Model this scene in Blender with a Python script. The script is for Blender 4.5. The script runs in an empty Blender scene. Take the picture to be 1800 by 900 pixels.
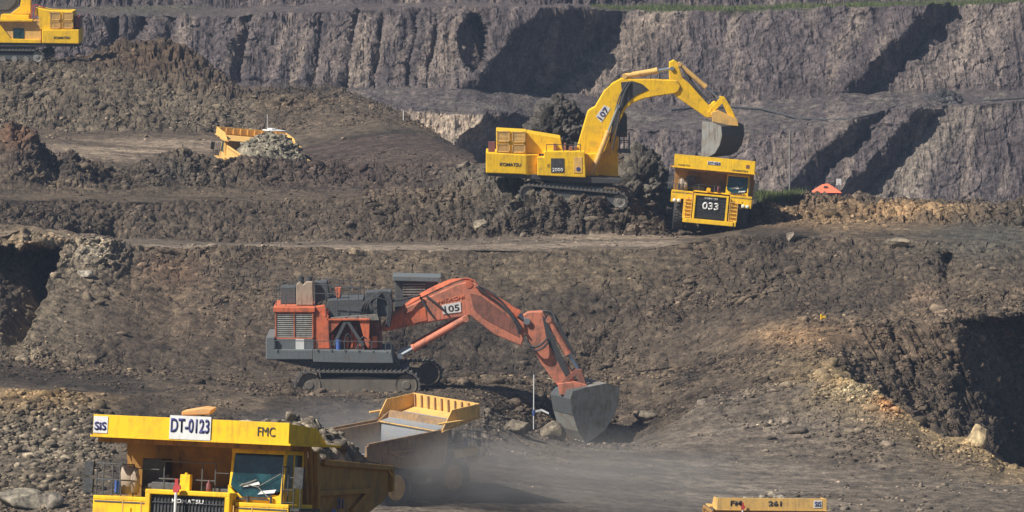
import bpy, bmesh, math, random
import numpy as np
from mathutils import Vector, Matrix, Euler, noise as mnoise
random.seed(7); rng = np.random.default_rng(11)
S = bpy.context.scene; COL = S.collection
F = 9450.0; PITCH = math.atan(.0875); CP, SP = math.cos(PITCH), math.sin(PITCH)
R = math.radians
# ------------------------------------------------------------------ camera mapping (photo 1800x900)
def at(px, py, D):
    u = (px-900)/F; v = (450-py)/F
    t = D/(CP+v*SP)
    return Vector((t*u, D, t*(-SP+v*CP)))
def py_of(z, D):
    k = z/D            # z/D = (-SP+v CP)/(CP+v SP)
    v = (k*CP+SP)/(CP-k*SP)
    return 450-v*F
# ------------------------------------------------------------------ materials
def lk(nt, a, b): nt.links.new(a, b)
def newmat(name):
    m = bpy.data.materials.new(name); m.use_nodes = True
    nt = m.node_tree; b = nt.nodes['Principled BSDF']
    return m, nt, b
def ramp(nt, src, p0, p1, c0=(0,0,0,1), c1=(1,1,1,1)):
    r = nt.nodes.new('ShaderNodeValToRGB'); r.color_ramp.elements[0].position = p0; r.color_ramp.elements[1].position = p1
    r.color_ramp.elements[0].color = c0; r.color_ramp.elements[1].color = c1
    lk(nt, src, r.inputs[0]); return r.outputs[0]
def noi(nt, vec, scale, detail=6, rough=.6):
    n = nt.nodes.new('ShaderNodeTexNoise'); n.inputs['Scale'].default_value = scale
    n.inputs['Detail'].default_value = detail; n.inputs['Roughness'].default_value = rough
    lk(nt, vec, n.inputs['Vector']); return n.outputs['Fac']
def mix(nt, f, a, b, mode='MIX'):
    m = nt.nodes.new('ShaderNodeMix'); m.data_type = 'RGBA'; m.blend_type = mode
    for i, v in ((0, f), (6, a), (7, b)):
        if hasattr(v, 'node'): lk(nt, v, m.inputs[i])
        else: m.inputs[i].default_value = v
    return m.outputs[2]
def paint(name, col, rough=.45, dirt=.5, dirtcol=(.16,.12,.085), metal=0, fade=.25, coat=0):
    m, nt, b = newmat(name)
    tc = nt.nodes.new('ShaderNodeTexCoord'); o = tc.outputs['Object']
    mp = nt.nodes.new('ShaderNodeMapping'); mp.inputs['Scale'].default_value = (3, 3, .5); lk(nt, o, mp.inputs[0])
    n1 = noi(nt, o, 1.3, 9, .68); n2 = noi(nt, mp.outputs[0], 2.2, 6, .6); n3 = noi(nt, o, 9, 6, .7)
    c = (*col, 1)
    f = tuple(min(1, x*(1-fade)+.32*fade) for x in col)+(1,)
    cc = mix(nt, ramp(nt, n3, .35, .7), c, f)
    d1 = ramp(nt, n1, .52-.1*dirt, .74-.06*dirt, (0,0,0,1), (min(1,dirt*1.5),)*3+(1,))
    d2 = ramp(nt, n2, .53, .72, (0,0,0,1), (min(1,dirt*1.1),)*3+(1,))
    cc = mix(nt, d1, cc, (*dirtcol, 1)); cc = mix(nt, d2, cc, tuple(x*.55 for x in dirtcol)+(1,))
    lk(nt, cc, b.inputs['Base Color'])
    rr = nt.nodes.new('ShaderNodeMapRange'); rr.inputs[3].default_value = rough; rr.inputs[4].default_value = min(1, rough+.4)
    lk(nt, n1, rr.inputs[0]); lk(nt, rr.outputs[0], b.inputs['Roughness'])
    b.inputs['Metallic'].default_value = metal
    if coat: b.inputs['Coat Weight'].default_value = coat
    bp = nt.nodes.new('ShaderNodeBump'); bp.inputs['Strength'].default_value = .12; bp.inputs['Distance'].default_value = .03
    lk(nt, n1, bp.inputs['Height']); lk(nt, bp.outputs[0], b.inputs['Normal'])
    return m
M = {}
M['yellow'] = paint('yellow_paint', (.95,.57,.004), .5, .38, (.32,.18,.06), coat=.0, fade=.0)
M['yellow_dirty'] = paint('dusty_yellow_paint', (.34,.19,.07), .7, .8, (.17,.125,.09))
M['yellow_dump'] = paint('worn_body_paint', (.46,.235,.04), .6, .55, (.20,.13,.07), fade=.1)
M['tan_yellow'] = paint('faded_yellow_paint', (.82,.48,.11), .55, .45, (.3,.22,.13))
M['orange'] = paint('orange_paint', (.74,.145,.038), .6, .62, (.16,.085,.06))
M['orange_pale'] = paint('faded_orange_paint', (.68,.20,.10), .65, .62, (.17,.11,.08))
M['rust'] = paint('rusty_paint', (.28,.085,.045), .7, .6, (.09,.06,.05))
M['black'] = paint('black_metal', (.018,.019,.022), .5, .3, (.07,.06,.05))
M['dark'] = paint('dark_grey_metal', (.05,.058,.065), .5, .4, (.11,.095,.08))
M['grey'] = paint('grey_metal', (.12,.14,.15), .55, .4, (.14,.12,.10))
M['steel'] = paint('worn_steel', (.27,.27,.25), .55, .8, (.19,.145,.10), metal=.2)
M['chrome'] = paint('bright_rod', (.5,.55,.6), .2, .1, metal=.9)
M['rubber'] = paint('dusty_rubber', (.03,.031,.033), .85, .5, (.11,.095,.08))
M['track'] = paint('track_steel', (.09,.085,.08), .6, .7, (.17,.14,.11), metal=.2)
M['caked'] = paint('caked_mud', (.17,.145,.115), .9, .5, (.11,.09,.075), fade=.05)
M['white'] = paint('white_paint', (.78,.78,.76), .5, .15, (.4,.36,.3))
M['red'] = paint('red_paint', (.55,.02,.02), .5, .25)
M['maroon'] = paint('maroon_paint', (.16,.02,.03), .5, .4)
M['blue'] = paint('blue_paint', (.02,.10,.42), .45, .2)
M['navy'] = paint('navy_lettering', (.012,.014,.16), .5, .05)
M['ink'] = paint('dark_lettering', (.02,.018,.016), .55, .1)
M['tan'] = paint('tan_lagging', (.42,.33,.24), .8, .5)
M['liner'] = paint('polished_liner_steel', (.30,.33,.37), .45, .5, (.42,.34,.24), metal=.3)
M['slab'] = paint('pale_orange_slab', (.85,.42,.13), .8, .3, (.5,.4,.25))
M['roof_orange'] = paint('orange_sheet', (.85,.17,.07), .6, .2)
m, nt, b = newmat('tinted_glass'); M['glass'] = m
tc = nt.nodes.new('ShaderNodeTexCoord')
n = noi(nt, tc.outputs['Object'], 2.4, 3)
lk(nt, mix(nt, ramp(nt, n, .4, .65), (.005,.028,.034,1), (.018,.075,.085,1)), b.inputs['Base Color'])
b.inputs['Roughness'].default_value = .12; b.inputs['Coat Weight'].default_value = .6; b.inputs['Coat Roughness'].default_value = .05
m, nt, b = newmat('headlamp_lens'); M['lens'] = m
b.inputs['Base Color'].default_value = (.8,.8,.75,1); b.inputs['Roughness'].default_value = .15
def earth_mat(name, bump=1.0, wall=False):
    m, nt, b = newmat(name)
    at_ = nt.nodes.new('ShaderNodeAttribute'); at_.attribute_name = 'Col'
    g = nt.nodes.new('ShaderNodeTexCoord').outputs['Object']
    n1 = noi(nt, g, 1.1, 10, .72); n2 = noi(nt, g, 6.0, 6, .7); n3 = noi(nt, g, .16, 5, .6)
    v = nt.nodes.new('ShaderNodeTexVoronoi'); v.inputs['Scale'].default_value = 3.2; lk(nt, g, v.inputs['Vector'])
    c = mix(nt, 1.0, at_.outputs['Color'], ramp(nt, n1, .34, .68, (.36,.36,.36,1), (1.75,1.70,1.60,1)), 'MULTIPLY')
    c = mix(nt, 1.0, c, ramp(nt, n2, .28, .75, (.5,.5,.5,1), (1.55,1.52,1.46,1)), 'MULTIPLY')
    c = mix(nt, 1.0, c, ramp(nt, n3, .3, .7, (.78,.76,.76,1), (1.2,1.2,1.18,1)), 'MULTIPLY')
    hs = nt.nodes.new('ShaderNodeSeparateColor'); lk(nt, v.outputs['Color'], hs.inputs[0])
    c = mix(nt, 1.0, c, ramp(nt, hs.outputs[0], 0, 1, (.78,.78,.78,1), (1.26,1.24,1.2,1)), 'MULTIPLY')
    lk(nt, c, b.inputs['Base Color']); b.inputs['Roughness'].default_value = .93
    b.inputs['Specular IOR Level'].default_value = .25
    ad = nt.nodes.new('ShaderNodeMath'); ad.operation = 'MULTIPLY_ADD'; lk(nt, n2, ad.inputs[0]); ad.inputs[1].default_value = .35; lk(nt, n1, ad.inputs[2])
    bp = nt.nodes.new('ShaderNodeBump'); bp.inputs['Strength'].default_value = .8; bp.inputs['Distance'].default_value = .35*bump
    lk(nt, ad.outputs[0], bp.inputs['Height']); lk(nt, bp.outputs[0], b.inputs['Normal'])
    return m
M['earth'] = earth_mat('pit_earth'); M['rock'] = earth_mat('broken_rock', .4)
m, nt, b = newmat('grass_blades'); M['grass'] = m
g = nt.nodes.new('ShaderNodeTexCoord').outputs['Object']
lk(nt, mix(nt, ramp(nt, noi(nt, g, 1.5, 4), .35, .65), (.045,.085,.02,1), (.16,.17,.05,1)), b.inputs['Base Color']); b.inputs['Roughness'].default_value = .8
# ------------------------------------------------------------------ mesh helpers
class MB:
    def __init__(s): s.v = []; s.f = []
    def add(s, vs, fs):
        o = len(s.v); s.v += [tuple(p) for p in vs]; s.f += [tuple(i+o for i in f) for f in fs]; return s
    def box(s, x0, x1, y0, y1, z0, z1):
        vs = [(x,y,z) for x in (x0,x1) for y in (y0,y1) for z in (z0,z1)]
        return s.add(vs, [(0,1,3,2),(4,6,7,5),(0,4,5,1),(2,3,7,6),(0,2,6,4),(1,5,7,3)])
    def prism(s, poly, lo, hi, axis='y'):
        n = len(poly)
        def mk(a, b, c):
            return (a, c, b) if axis == 'y' else ((c, a, b) if axis == 'x' else (a, b, c))
        vs = [mk(a,b,lo) for a,b in poly]+[mk(a,b,hi) for a,b in poly]
        fs = [tuple(range(n)), tuple(range(2*n-1, n-1, -1))]+[(i,(i+1)%n,(i+1)%n+n,i+n) for i in range(n)]
        return s.add(vs, fs)
    def tube(s, p0, p1, r, n=8, r1=None, cap=True):
        p0, p1 = Vector(p0), Vector(p1); d = (p1-p0)
        if d.length < 1e-6: return s
        q = d.to_track_quat('Z','Y'); r1 = r if r1 is None else r1
        vs = []
        for c, rr in ((p0, r), (p1, r1)):
            for i in range(n):
                a = 2*math.pi*i/n; vs.append(c+q@Vector((rr*math.cos(a), rr*math.sin(a), 0)))
        fs = [(i,(i+1)%n,(i+1)%n+n,i+n) for i in range(n)]
        if cap: fs += [tuple(range(n-1,-1,-1)), tuple(range(n,2*n))]
        return s.add(vs, fs)
    def path(s, pts, r, n=6):
        for a, b in zip(pts, pts[1:]): s.tube(a, b, r, n)
        return s
    def lathe(s, prof, c, axis='x', n=28):   # prof: (axial, radius)
        vs = []
        for i in range(n):
            a = 2*math.pi*i/n
            for h, r in prof:
                if axis == 'x': vs.append((c[0]+h, c[1]+r*math.cos(a), c[2]+r*math.sin(a)))
                elif axis == 'y': vs.append((c[0]+r*math.cos(a), c[1]+h, c[2]+r*math.sin(a)))
                else: vs.append((c[0]+r*math.cos(a), c[1]+r*math.sin(a), c[2]+h))
        k = len(prof); fs = []
        for i in range(n):
            j = (i+1)%n
            for q in range(k-1): fs.append((i*k+q, i*k+q+1, j*k+q+1, j*k+q))
        return s.add(vs, fs)
    def beam(s, p0, p1, w, h):              # rectangular bar
        p0, p1 = Vector(p0), Vector(p1); d = p1-p0; q = d.to_track_quat('Z','Y'); vs = []
        for c in (p0, p1):
            for a, b in ((-1,-1),(1,-1),(1,1),(-1,1)): vs.append(c+q@Vector((a*w/2, b*h/2, 0)))
        return s.add(vs, [(0,1,5,4),(1,2,6,5),(2,3,7,6),(3,0,4,7),(3,2,1,0),(4,5,6,7)])
def link(name, me, mat, parent=None):
    if mat: me.materials.append(mat)
    o = bpy.data.objects.new(name, me); COL.objects.link(o); o.parent = parent; return o
def part(name, mb, mat, parent=None, bev=0, smooth=False, label=None):
    me = bpy.data.meshes.new(name); me.from_pydata(mb.v, [], mb.f); me.validate()
    bm = bmesh.new(); bm.from_mesh(me); bmesh.ops.recalc_face_normals(bm, faces=bm.faces); bm.to_mesh(me); bm.free()
    if smooth:
        for p in me.polygons: p.use_smooth = True
    o = link(name, me, mat, parent)
    if bev:
        md = o.modifiers.new('bevel', 'BEVEL'); md.width = bev; md.segments = 2; md.limit_method = 'ANGLE'; md.angle_limit = R(40)
    if label: o['label'] = label
    return o
def tag(o, label, cat=None, group=None, kind=None):
    if label: o['label'] = label
    if cat: o['category'] = cat
    if group: o['group'] = group
    if kind: o['kind'] = kind
    return o
def empty(name, loc=(0,0,0), rot=(0,0,0)):
    o = bpy.data.objects.new(name, None); COL.objects.link(o); o.location = loc; o.rotation_euler = rot; o.empty_display_size = .5; return o
def place(o, local, px, py, D, rot):
    o.rotation_euler = rot; o.location = at(px, py, D) - Euler(rot).to_matrix() @ Vector(local)
def text(name, s, mat, parent, c, w, h, face='front', ang=0, bold=0, ext=.008):
    cu = bpy.data.curves.new('t', 'FONT'); cu.body = s; cu.size = 1; cu.extrude = .0; cu.offset = bold; cu.resolution_u = 3
    ob = bpy.data.objects.new('t', cu); COL.objects.link(ob); bpy.context.view_layer.update()
    me = bpy.data.meshes.new_from_object(ob); bpy.data.objects.remove(ob); bpy.data.curves.remove(cu)
    me.name = name
    vs = np.array([v.co[:] for v in me.vertices]); lo, hi = vs.min(0), vs.max(0)
    ca, sa = math.cos(ang), math.sin(ang)
    for v in me.vertices:
        a = ((v.co.x-lo[0])/(hi[0]-lo[0])-.5)*w; b_ = ((v.co.y-lo[1])/(hi[1]-lo[1])-.5)*h
        a, b_ = a*ca-b_*sa, a*sa+b_*ca
        if face == 'front': v.co = Vector((c[0]+a, c[1], c[2]+b_))
        elif face == 'right': v.co = Vector((c[0], c[1]+a, c[2]+b_))
    me.materials.clear()
    o = link(name, me, mat, parent)
    md = o.modifiers.new('solid', 'SOLIDIFY'); md.thickness = ext; md.offset = 0
    return o
# ------------------------------------------------------------------ numpy noise
U = np.uint32
def _i(a): return a.astype(np.int32).astype(np.uint32)
def _mixh(n):
    n = (n ^ (n >> U(15)))*U(0x2c1b3c6d); n = (n ^ (n >> U(12)))*U(0x297a2d39); return n ^ (n >> U(15))
def _f(n): return (n & U(0xffffff)).astype(np.float32)*np.float32(1/0xffffff)
def vnoise(x, y, z, k=0):
    ix, iy, iz = np.floor(x), np.floor(y), np.floor(z); fx, fy, fz = [(a-b).astype(np.float32) for a, b in ((x,ix),(y,iy),(z,iz))]
    u, v, w = fx*fx*(3-2*fx), fy*fy*(3-2*fy), fz*fz*(3-2*fz)
    hx = [(_i(ix)+U(a))*U(0x8da6b343) for a in (0,1)]; hy = [(_i(iy)+U(a))*U(0xd8163841)+U((k*977+13)&0xffffffff) for a in (0,1)]; hz = [(_i(iz)+U(a))*U(0xcb1ab31f) for a in (0,1)]
    r = 0
    for c in (0,1):
        q = []
        for b in (0,1):
            hh = hy[b] ^ hz[c]
            p0 = _f(_mixh(hx[0] ^ hh)); p1 = _f(_mixh(hx[1] ^ hh)); q.append(p0+(p1-p0)*u)
        q = q[0]+(q[1]-q[0])*v; r = r + q*(w if c else 1-w)
    return r*2-1
def fbm(x, y, z, o=4, k=0, g=.5, ridge=False):
    r = 0; a = 1; s = 0
    for i in range(o):
        n = vnoise(x*2.03**i+i*7.1, y*2.03**i-i*3.3, z*2.03**i+i*1.7, k+i)
        if ridge: n = 1-2*np.abs(n)
        r = r + a*n; s += a; a *= g
    return r/s
def worley(x, y, z, k=0):
    ix, iy, iz = np.floor(x), np.floor(y), np.floor(z)
    fx, fy, fz = [(a-b).astype(np.float32) for a, b in ((x,ix),(y,iy),(z,iz))]
    jx, jy, jz = _i(ix), _i(iy), _i(iz)
    best = np.full(x.shape, 9., np.float32); cid = np.zeros(x.shape, np.uint32); tx = np.zeros(x.shape, np.float32)
    zs_ = (-1,0,1) if np.ptp(z) > 0 else (0,)
    for a in (-1,0,1):
        for b in (-1,0,1):
            for c in zs_:
                h = _mixh(((jx+U(a&0xffffffff))*U(0x8da6b343)) ^ ((jy+U(b&0xffffffff))*U(0xd8163841)+U(k*977+5)) ^ ((jz+U(c&0xffffffff))*U(0xcb1ab31f)))
                qx = (h & U(1023)).astype(np.float32)*np.float32(1/1023)-.5; qy = ((h >> U(10)) & U(1023)).astype(np.float32)*np.float32(1/1023)-.5; qz = ((h >> U(20)) & U(1023)).astype(np.float32)*np.float32(1/1023)-.5
                dx = a+.5+qx*.9-fx; dy = b+.5+qy*.9-fy; dz = (c+.5+qz*.9-fz) if len(zs_) > 1 else 0
                d = dx*dx+dy*dy+dz*dz
                up = d < best
                cid = np.where(up, h, cid); tx = np.where(up, (dx*qy+dy*qz+dz*qx)*4, tx); best = np.where(up, d, best)
    f = np.sqrt(best); return f, f, _f(_mixh(cid)), tx
def blk(f1, tl, ci): return np.minimum(.28, .80-1.35*f1)+.30*tl+.22*(ci-.5)
# ------------------------------------------------------------------ terrain
cols = np.unique(np.concatenate([np.arange(-900,-60,12), np.arange(-60,1861,1.6), np.arange(1870,2750,12)])).astype(np.float64)
def zl(z, D): return py_of(z, D)
# break lines, near to far: lists of (px, py, D)
BL = [
 ('near',  [(-900,zl(-14,60),60),(2750,zl(-14,60),60)]),
 ('ramp0', [(-900,zl(-20.6,132),132),(600,zl(-20.6,132),132),(1200,zl(-24,132),132),(2750,zl(-26,132),132)]),
 ('ramp1', [(-900,zl(-26.2,170),170),(600,zl(-26.2,170),170),(1200,zl(-33,170),170),(2750,zl(-35,170),170)]),
 ('drop',  [(-900,zl(-41,190),190),(2750,zl(-42,190),190)]),
 ('floor0',[(-900,zl(-40,255),255),(700,zl(-40.6,258),258),(1200,zl(-42.6,268),268),(2750,zl(-43,268),268)]),
 ('floor1',[(-900,925,286),(0,915,288),(160,905,290),(500,905,292),(800,905,294),(1100,905,300),(1300,905,304),(1700,905,305),(2750,905,306)]),
 ('floor2',[(-900,800,304),(0,800,302),(150,800,304),(500,820,308),(800,800,315),(1000,800,322),(1300,800,326),(1500,810,325),(1700,850,318),(2750,870,316)]),
 ('bank',  [(-900,690,318),(0,684,318),(150,692,318),(300,700,320),(500,702,323),(620,700,325),(720,705,326),(850,716,329),(930,755,334),(1000,778,338),(1110,778,339),(1170,750,337),(1250,700,340),(1350,672,341),(1430,655,340),(1490,668,338),(1550,700,336),(1620,748,334),(1660,768,333),(1705,768,332),(1735,778,332),(1765,815,331),(1900,832,331),(2750,832,331)]),
 ('flat',  [(-900,660,332),(0,662,330),(120,662,334),(300,660,338),(500,680,338),(545,686,337.5),(720,687,337.5),(760,682,341),(800,672,344),(930,676,348),(1000,674,352),(1110,668,353),(1250,650,351),(1350,628,348),(1430,612,345),(1480,640,343),(1550,735,342),(1620,800,341),(1700,850,340),(1900,880,342),(2750,880,342)]),
 ('foot',  [(-900,636,340),(0,632,338),(120,640,342),(300,645,348),(500,650,352),(900,650,357),(1100,655,359),(1230,640,355),(1330,590,355),(1420,572,352),(1500,575,351),(1600,570,350),(1680,566,349),(1800,556,352),(2750,556,354)]),
 ('mid',   [(-900,540,350),(0,520,350),(120,540,354),(300,540,360),(900,540,366),(1200,535,366),(1330,535,363),(1450,540,360),(1600,545,357),(1800,535,358),(2750,535,358)]),
 ('crest', [(-900,410,362),(-50,412,362),(0,414,362),(40,403,363),(90,418,366),(150,422,368),(180,424,369),(230,432,374),(400,434,377),(700,438,378),(1000,440,378),(1150,438,379),(1230,425,380),(1300,412,382),(1400,415,383),(1600,420,380),(1800,430,378),(2750,430,378)]),
 ('road',  [(-900,396,372),(0,396,372),(100,408,378),(200,420,387),(400,424,389),(700,424,390),(900,417,391),(1100,412,392),(1170,414,392),(1225,415,392),(1290,406,392),(1400,385,393),(1600,390,390),(1800,400,387),(2750,400,387)]),
 ('berm',  [(-900,345,384),(0,352,384),(100,352,390),(300,356,397),(450,352,399),(600,348,400),(700,348,401),(830,350,399),(900,346,396),(1000,347,396),(1055,354,396.5),(1100,364,398),(1150,372,402),(1180,402,402),(1225,402,402),(1290,390,402),(1330,362,402),(1400,350,403),(1500,352,402),(1600,350,401),(1650,352,400),(1720,360,398),(1800,354,397),(2750,354,397)]),
 ('trough',[(-900,340,392),(0,340,394),(300,342,406),(500,340,408),(650,335,409),(760,318,408),(840,300,407),(900,305,408),(1000,325,408),(1100,322,409),(1140,330,412),(1180,366,411),(1300,366,411),(1340,352,410),(1400,354,409),(1500,356,408),(1800,358,404),(2750,358,404)]),
 ('mound', [(-900,250,406),(0,258,408),(20,215,409),(50,222,410),(75,262,411),(100,285,412),(125,268,413),(150,290,413),(200,308,413),(235,300,414),(270,272,414),(320,258,415),(360,275,415),(400,280,416),(450,275,417),(520,283,418),(600,288,420),(700,290,421),(780,292,420),(840,290,417),(900,270,416),(960,240,415),(1040,268,416),(1110,278,416),(1150,320,416),(1180,340,417),(1340,356,414),(1500,359,413),(1800,362,409),(2750,362,409)]),
 ('plain0',[(-900,262,420),(0,262,422),(100,275,424),(250,305,424),(400,310,428),(560,290,430),(700,262,432),(780,268,428),(850,292,424),(900,315,424),(1100,345,424),(1180,350,424),(1330,356,424),(1800,368,420),(2750,368,420)]),
 ('plain1',[(-900,222,452),(0,222,452),(100,228,452),(300,232,452),(430,232,452),(560,225,448),(680,215,446),(760,240,440),(830,275,434),(850,298,430),(900,320,430),(1100,355,430),(2750,375,430)]),
 ('rise',  [(-900,112,466),(0,112,466),(150,112,467),(230,130,466),(350,165,464),(430,172,464),(500,168,464),(600,168,464),(690,196,458),(760,232,448),(830,272,440),(850,300,436),(900,325,436),(1100,360,436),(2750,380,436)]),
 ('pile',  [(-900,104,488),(0,104,488),(120,106,486),(150,104,484),(180,84,482),(210,76,480),(240,74,480),(275,66,480),(310,78,480),(340,92,480),(365,112,479),(400,138,478),(430,156,477),(520,158,477),(600,160,475),(700,198,462),(760,236,452),(830,280,445),(850,310,442),(900,335,440),(1100,370,440),(2750,384,440)]),
 ('edge',  [(-900,102,500),(0,102,500),(120,104,500),(300,120,500),(430,160,495),(600,166,485),(700,215,472),(850,330,450),(1100,384,445),(1380,zl(-34.5,446),446),(1560,zl(-34.5,446),446),(1800,395,446),(2750,395,446)]),
 ('pit0',  [(-900,zl(-68,530),530),(700,zl(-68,515),515),(2750,zl(-70,490),490)]),
 ('pit1',  [(-900,zl(-70,570),570),(2750,zl(-72,570),570)]),
 ('low0',  [(-900,410,596),(500,410,596),(900,420,596),(1400,410,596),(2750,410,596)]),
 ('low1',  [(-900,185,608),(430,180,608),(700,196,608),(860,204,608),(1000,206,608),(1100,228,608),(1300,236,608),(1420,232,608),(1500,212,608),(1560,196,608),(1650,190,608),(1800,184,608),(2750,180,608)]),
 ('ben',   [(-900,150,626),(430,150,626),(700,157,626),(850,162,626),(970,163,626),(1100,176,626),(1300,186,626),(1420,172,626),(1500,164,626),(1650,160,626),(1800,160,626),(2750,158,626)]),
 ('up1',   [(-900,25,636),(150,28,636),(330,30,636),(500,24,636),(560,22,636),(700,17,636),(850,14,636),(1000,14,636),(1100,20,636),(1300,22,636),(1500,14,636),(1700,10,636),(1800,4,636),(2750,0,636)]),
 ('ben2',  [(-900,10,662),(400,12,662),(600,4,662),(900,8,662),(1100,10,662),(1300,12,662),(1500,6,662),(1800,-4,662),(2750,-6,662)]),
 ('up2',   [(-900,-150,674),(2750,-150,674)]),
 ('far1',  [(-900,zl(-15,1000),1000),(2750,zl(-15,1000),1000)]),
 ('far2',  [(-900,zl(-14,6000),6000),(2750,zl(-14,6000),6000)]),
]
names = [b[0] for b in BL]
LP, LD = [], []
for nme, pts in BL:
    a = np.array(pts, float)
    LP.append(np.interp(cols, a[:,0], a[:,1])); LD.append(np.interp(cols, a[:,0], a[:,2]))
vis = {'floor1','floor2','bank','flat','foot','mid','crest','road','berm','trough','mound','plain0','plain1','rise','pile','low0','low1','ben','up1','ben2'}
fine = (cols > -60) & (cols < 1860)
PYl, DDl, SEG, TT = [], [], [], []
for i in range(len(BL)-1):
    a, b = names[i], names[i+1]
    span = np.percentile(np.abs(LP[i+1][fine]-LP[i][fine]), 85)
    z0 = np.mean(LD[i+1]-LD[i])
    if b in ('far1','far2','ramp0','pit0','pit1','drop','floor0'): n = 16
    elif b == 'low0': n = 24
    elif b == 'up2': n = 40
    else: n = int(max(span/1.55, 12))
    for t in np.arange(n)/n:
        PYl.append(LP[i]*(1-t)+LP[i+1]*t); DDl.append(LD[i]*(1-t)+LD[i+1]*t); SEG.append(i); TT.append(t)
PYl.append(LP[-1]); DDl.append(LD[-1]); SEG.append(len(BL)-2); TT.append(1.)
PY = np.array(PYl); DD = np.array(DDl); SEG = np.array(SEG)[:,None]*np.ones_like(PY, int); TT = np.array(TT)[:,None]*np.ones_like(PY)
PX = np.ones_like(PY)*cols[None,:]
idx = {n: i for i, n in enumerate(names)}
def seg(*ns):
    m = np.zeros(PY.shape, bool)
    for n in ns: m |= SEG == idx[n]
    return m
def sm(x, a, b):
    t = np.clip((x-a)/(b-a), 0, 1); return t*t*(3-2*t)
def lin(x, pts):
    a = np.array(pts, float); return np.interp(x, a[:,0], a[:,1])
wob = fbm(PX/60., PY/60., PX*0, 4, 5)*14
# --- depth shaping of the far walls (faces turned away from the sun)
s_ = PX + .97*PY + wob*.6 + 16*fbm(PX/22., PY/30., PX*0, 4, 6)
upw = seg('ben') | (seg('up1') & (TT < .02)); loww = seg('low0','low1') | (seg('ben') & (TT < .02))
env_u = np.where(seg('ben'), 1., 0) + np.where(seg('low1'), TT, 0) + np.where(seg('up1'), 1-TT*.7, 0) + np.where(seg('ben2'), .3, 0)
gu = lin(s_, [(-900,0),(200,0),(300,3),(330,-1),(480,-3),(560,-2),(700,-3),(790,-2.5),(945,-5),(960,-5),(1128,8.6),(1165,6.8),(1560,-1),(1625,-3.2),(1640,-3.2),(1695,1.6),(1730,.6),(2150,-3),(2750,-5)])
env_l = np.where(seg('low0'), 1., 0) + np.where(seg('low1'), (1-TT)*.9, 0)
gl = lin(s_, [(-900,0),(700,0),(900,-1),(1010,-4),(1045,-4),(1160,6),(1250,5),(1560,-2),(1690,-4.5),(1705,-4.5),(1750,-.6),(1775,-2.2),(1800,-2.6),(1845,1.6),(1880,.8),(2200,-2),(2750,-4)])
DD = DD + gu*env_u + gl*env_l
# hollow in the wall
e = ((PX-832)/28)**2 + ((PY-76)/54)**2
DD += np.where(seg('ben'), np.clip((PX-800)/55, 0, 1)*8*(1-sm(e, .8, 1.15)), 0)
for cx, w_, a_ in ((668,7,2.4),(728,8,3.2),(760,5,1.6),(620,8,2.2),(560,9,1.6),(250,14,3.5),(300,20,3),(200,12,3),(430,16,2.4)):
    d = (PX - cx - (PY-90)*(-.12) - wob*.5)
    DD += np.where(seg('ben'), a_*np.exp(-(d/w_)**2)*(d < w_*.4), 0)*sm(PY, 15, 40)
# --- right hand pit: face turning away from the sun
ed = 1672 + (PY-575)*.345 + wob*.35
dk = seg('flat') | seg('foot')
envr = np.where(seg('flat'), 1, 0) + np.where(seg('foot'), 1-sm(TT, 0, .22), 0) + np.where(seg('bank'), sm(TT,.3,1), 0)
x_ = PX-ed
DD += envr*np.where(x_ > 0, np.clip(x_*.085, 0, 11), 0)*sm(PX, 1640, 1690)
st = (PX-1500)-(PY-600)*.55
DD += envr*sm(PX,1480,1540)*(1-sm(PX,1700,1760))*(1.5*fbm(st/16., PY/90., PX*0, 4, 15)+.5*fbm(st/5., PY/60., PX*0, 3, 16))*(x_ < 0)
# --- dark vertical cut at the left edge
el = 112-(PY-440)*.42 + wob*.6 + 9*fbm(PY/14., PX/40., PX*0, 3, 19)
envl = np.where(seg('foot','mid') , 1, 0)*sm(PY+12*fbm(PX/11., PX*0, PX*0, 3, 18), 430, 446)*(1-sm(PY, 600, 640))
DD += envl*np.where(PX < el, 2.5+np.clip((PX+60)*.062, 0, 9), 0)
DD += np.where(seg('mid'), 3.2*np.exp(-((PX-1668)/14)**2)*(1-sm(PX,1672,1682)*.9)*sm(PY,440,456)*(1-sm(PY,488,515)), 0)
# gullies on the main slope
sl = seg('foot','mid')
DD += np.where(sl, .8*fbm(PX/70.+PY/110., PY/240., PX*0, 3, 9), 0)
X = np.zeros_like(PY); Z = np.zeros_like(PY)
v_ = (450-PY)/F; t_ = DD/(CP+v_*SP); X = t_*(PX-900)/F; Y = DD.copy(); Z = t_*(-SP+v_*CP)
# base normals
def normals(X, Y, Z):
    P = np.stack([X,Y,Z], -1); gu_ = np.gradient(P, axis=1); gv_ = np.gradient(P, axis=0)
    N = np.cross(gu_, gv_); N /= np.linalg.norm(N, axis=-1, keepdims=True)+1e-9; return N
N = normals(X, Y, Z)
N = np.where((N[...,2:3] < 0) & (N[...,1:2] > 0), -N, N)
# smooth the normals so the displaced sheet does not tear
for _ in range(3):
    N = (N+np.roll(N,1,0)+np.roll(N,-1,0)+np.roll(N,1,1)+np.roll(N,-1,1)); N /= np.linalg.norm(N,axis=-1,keepdims=True)+1e-9
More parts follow.
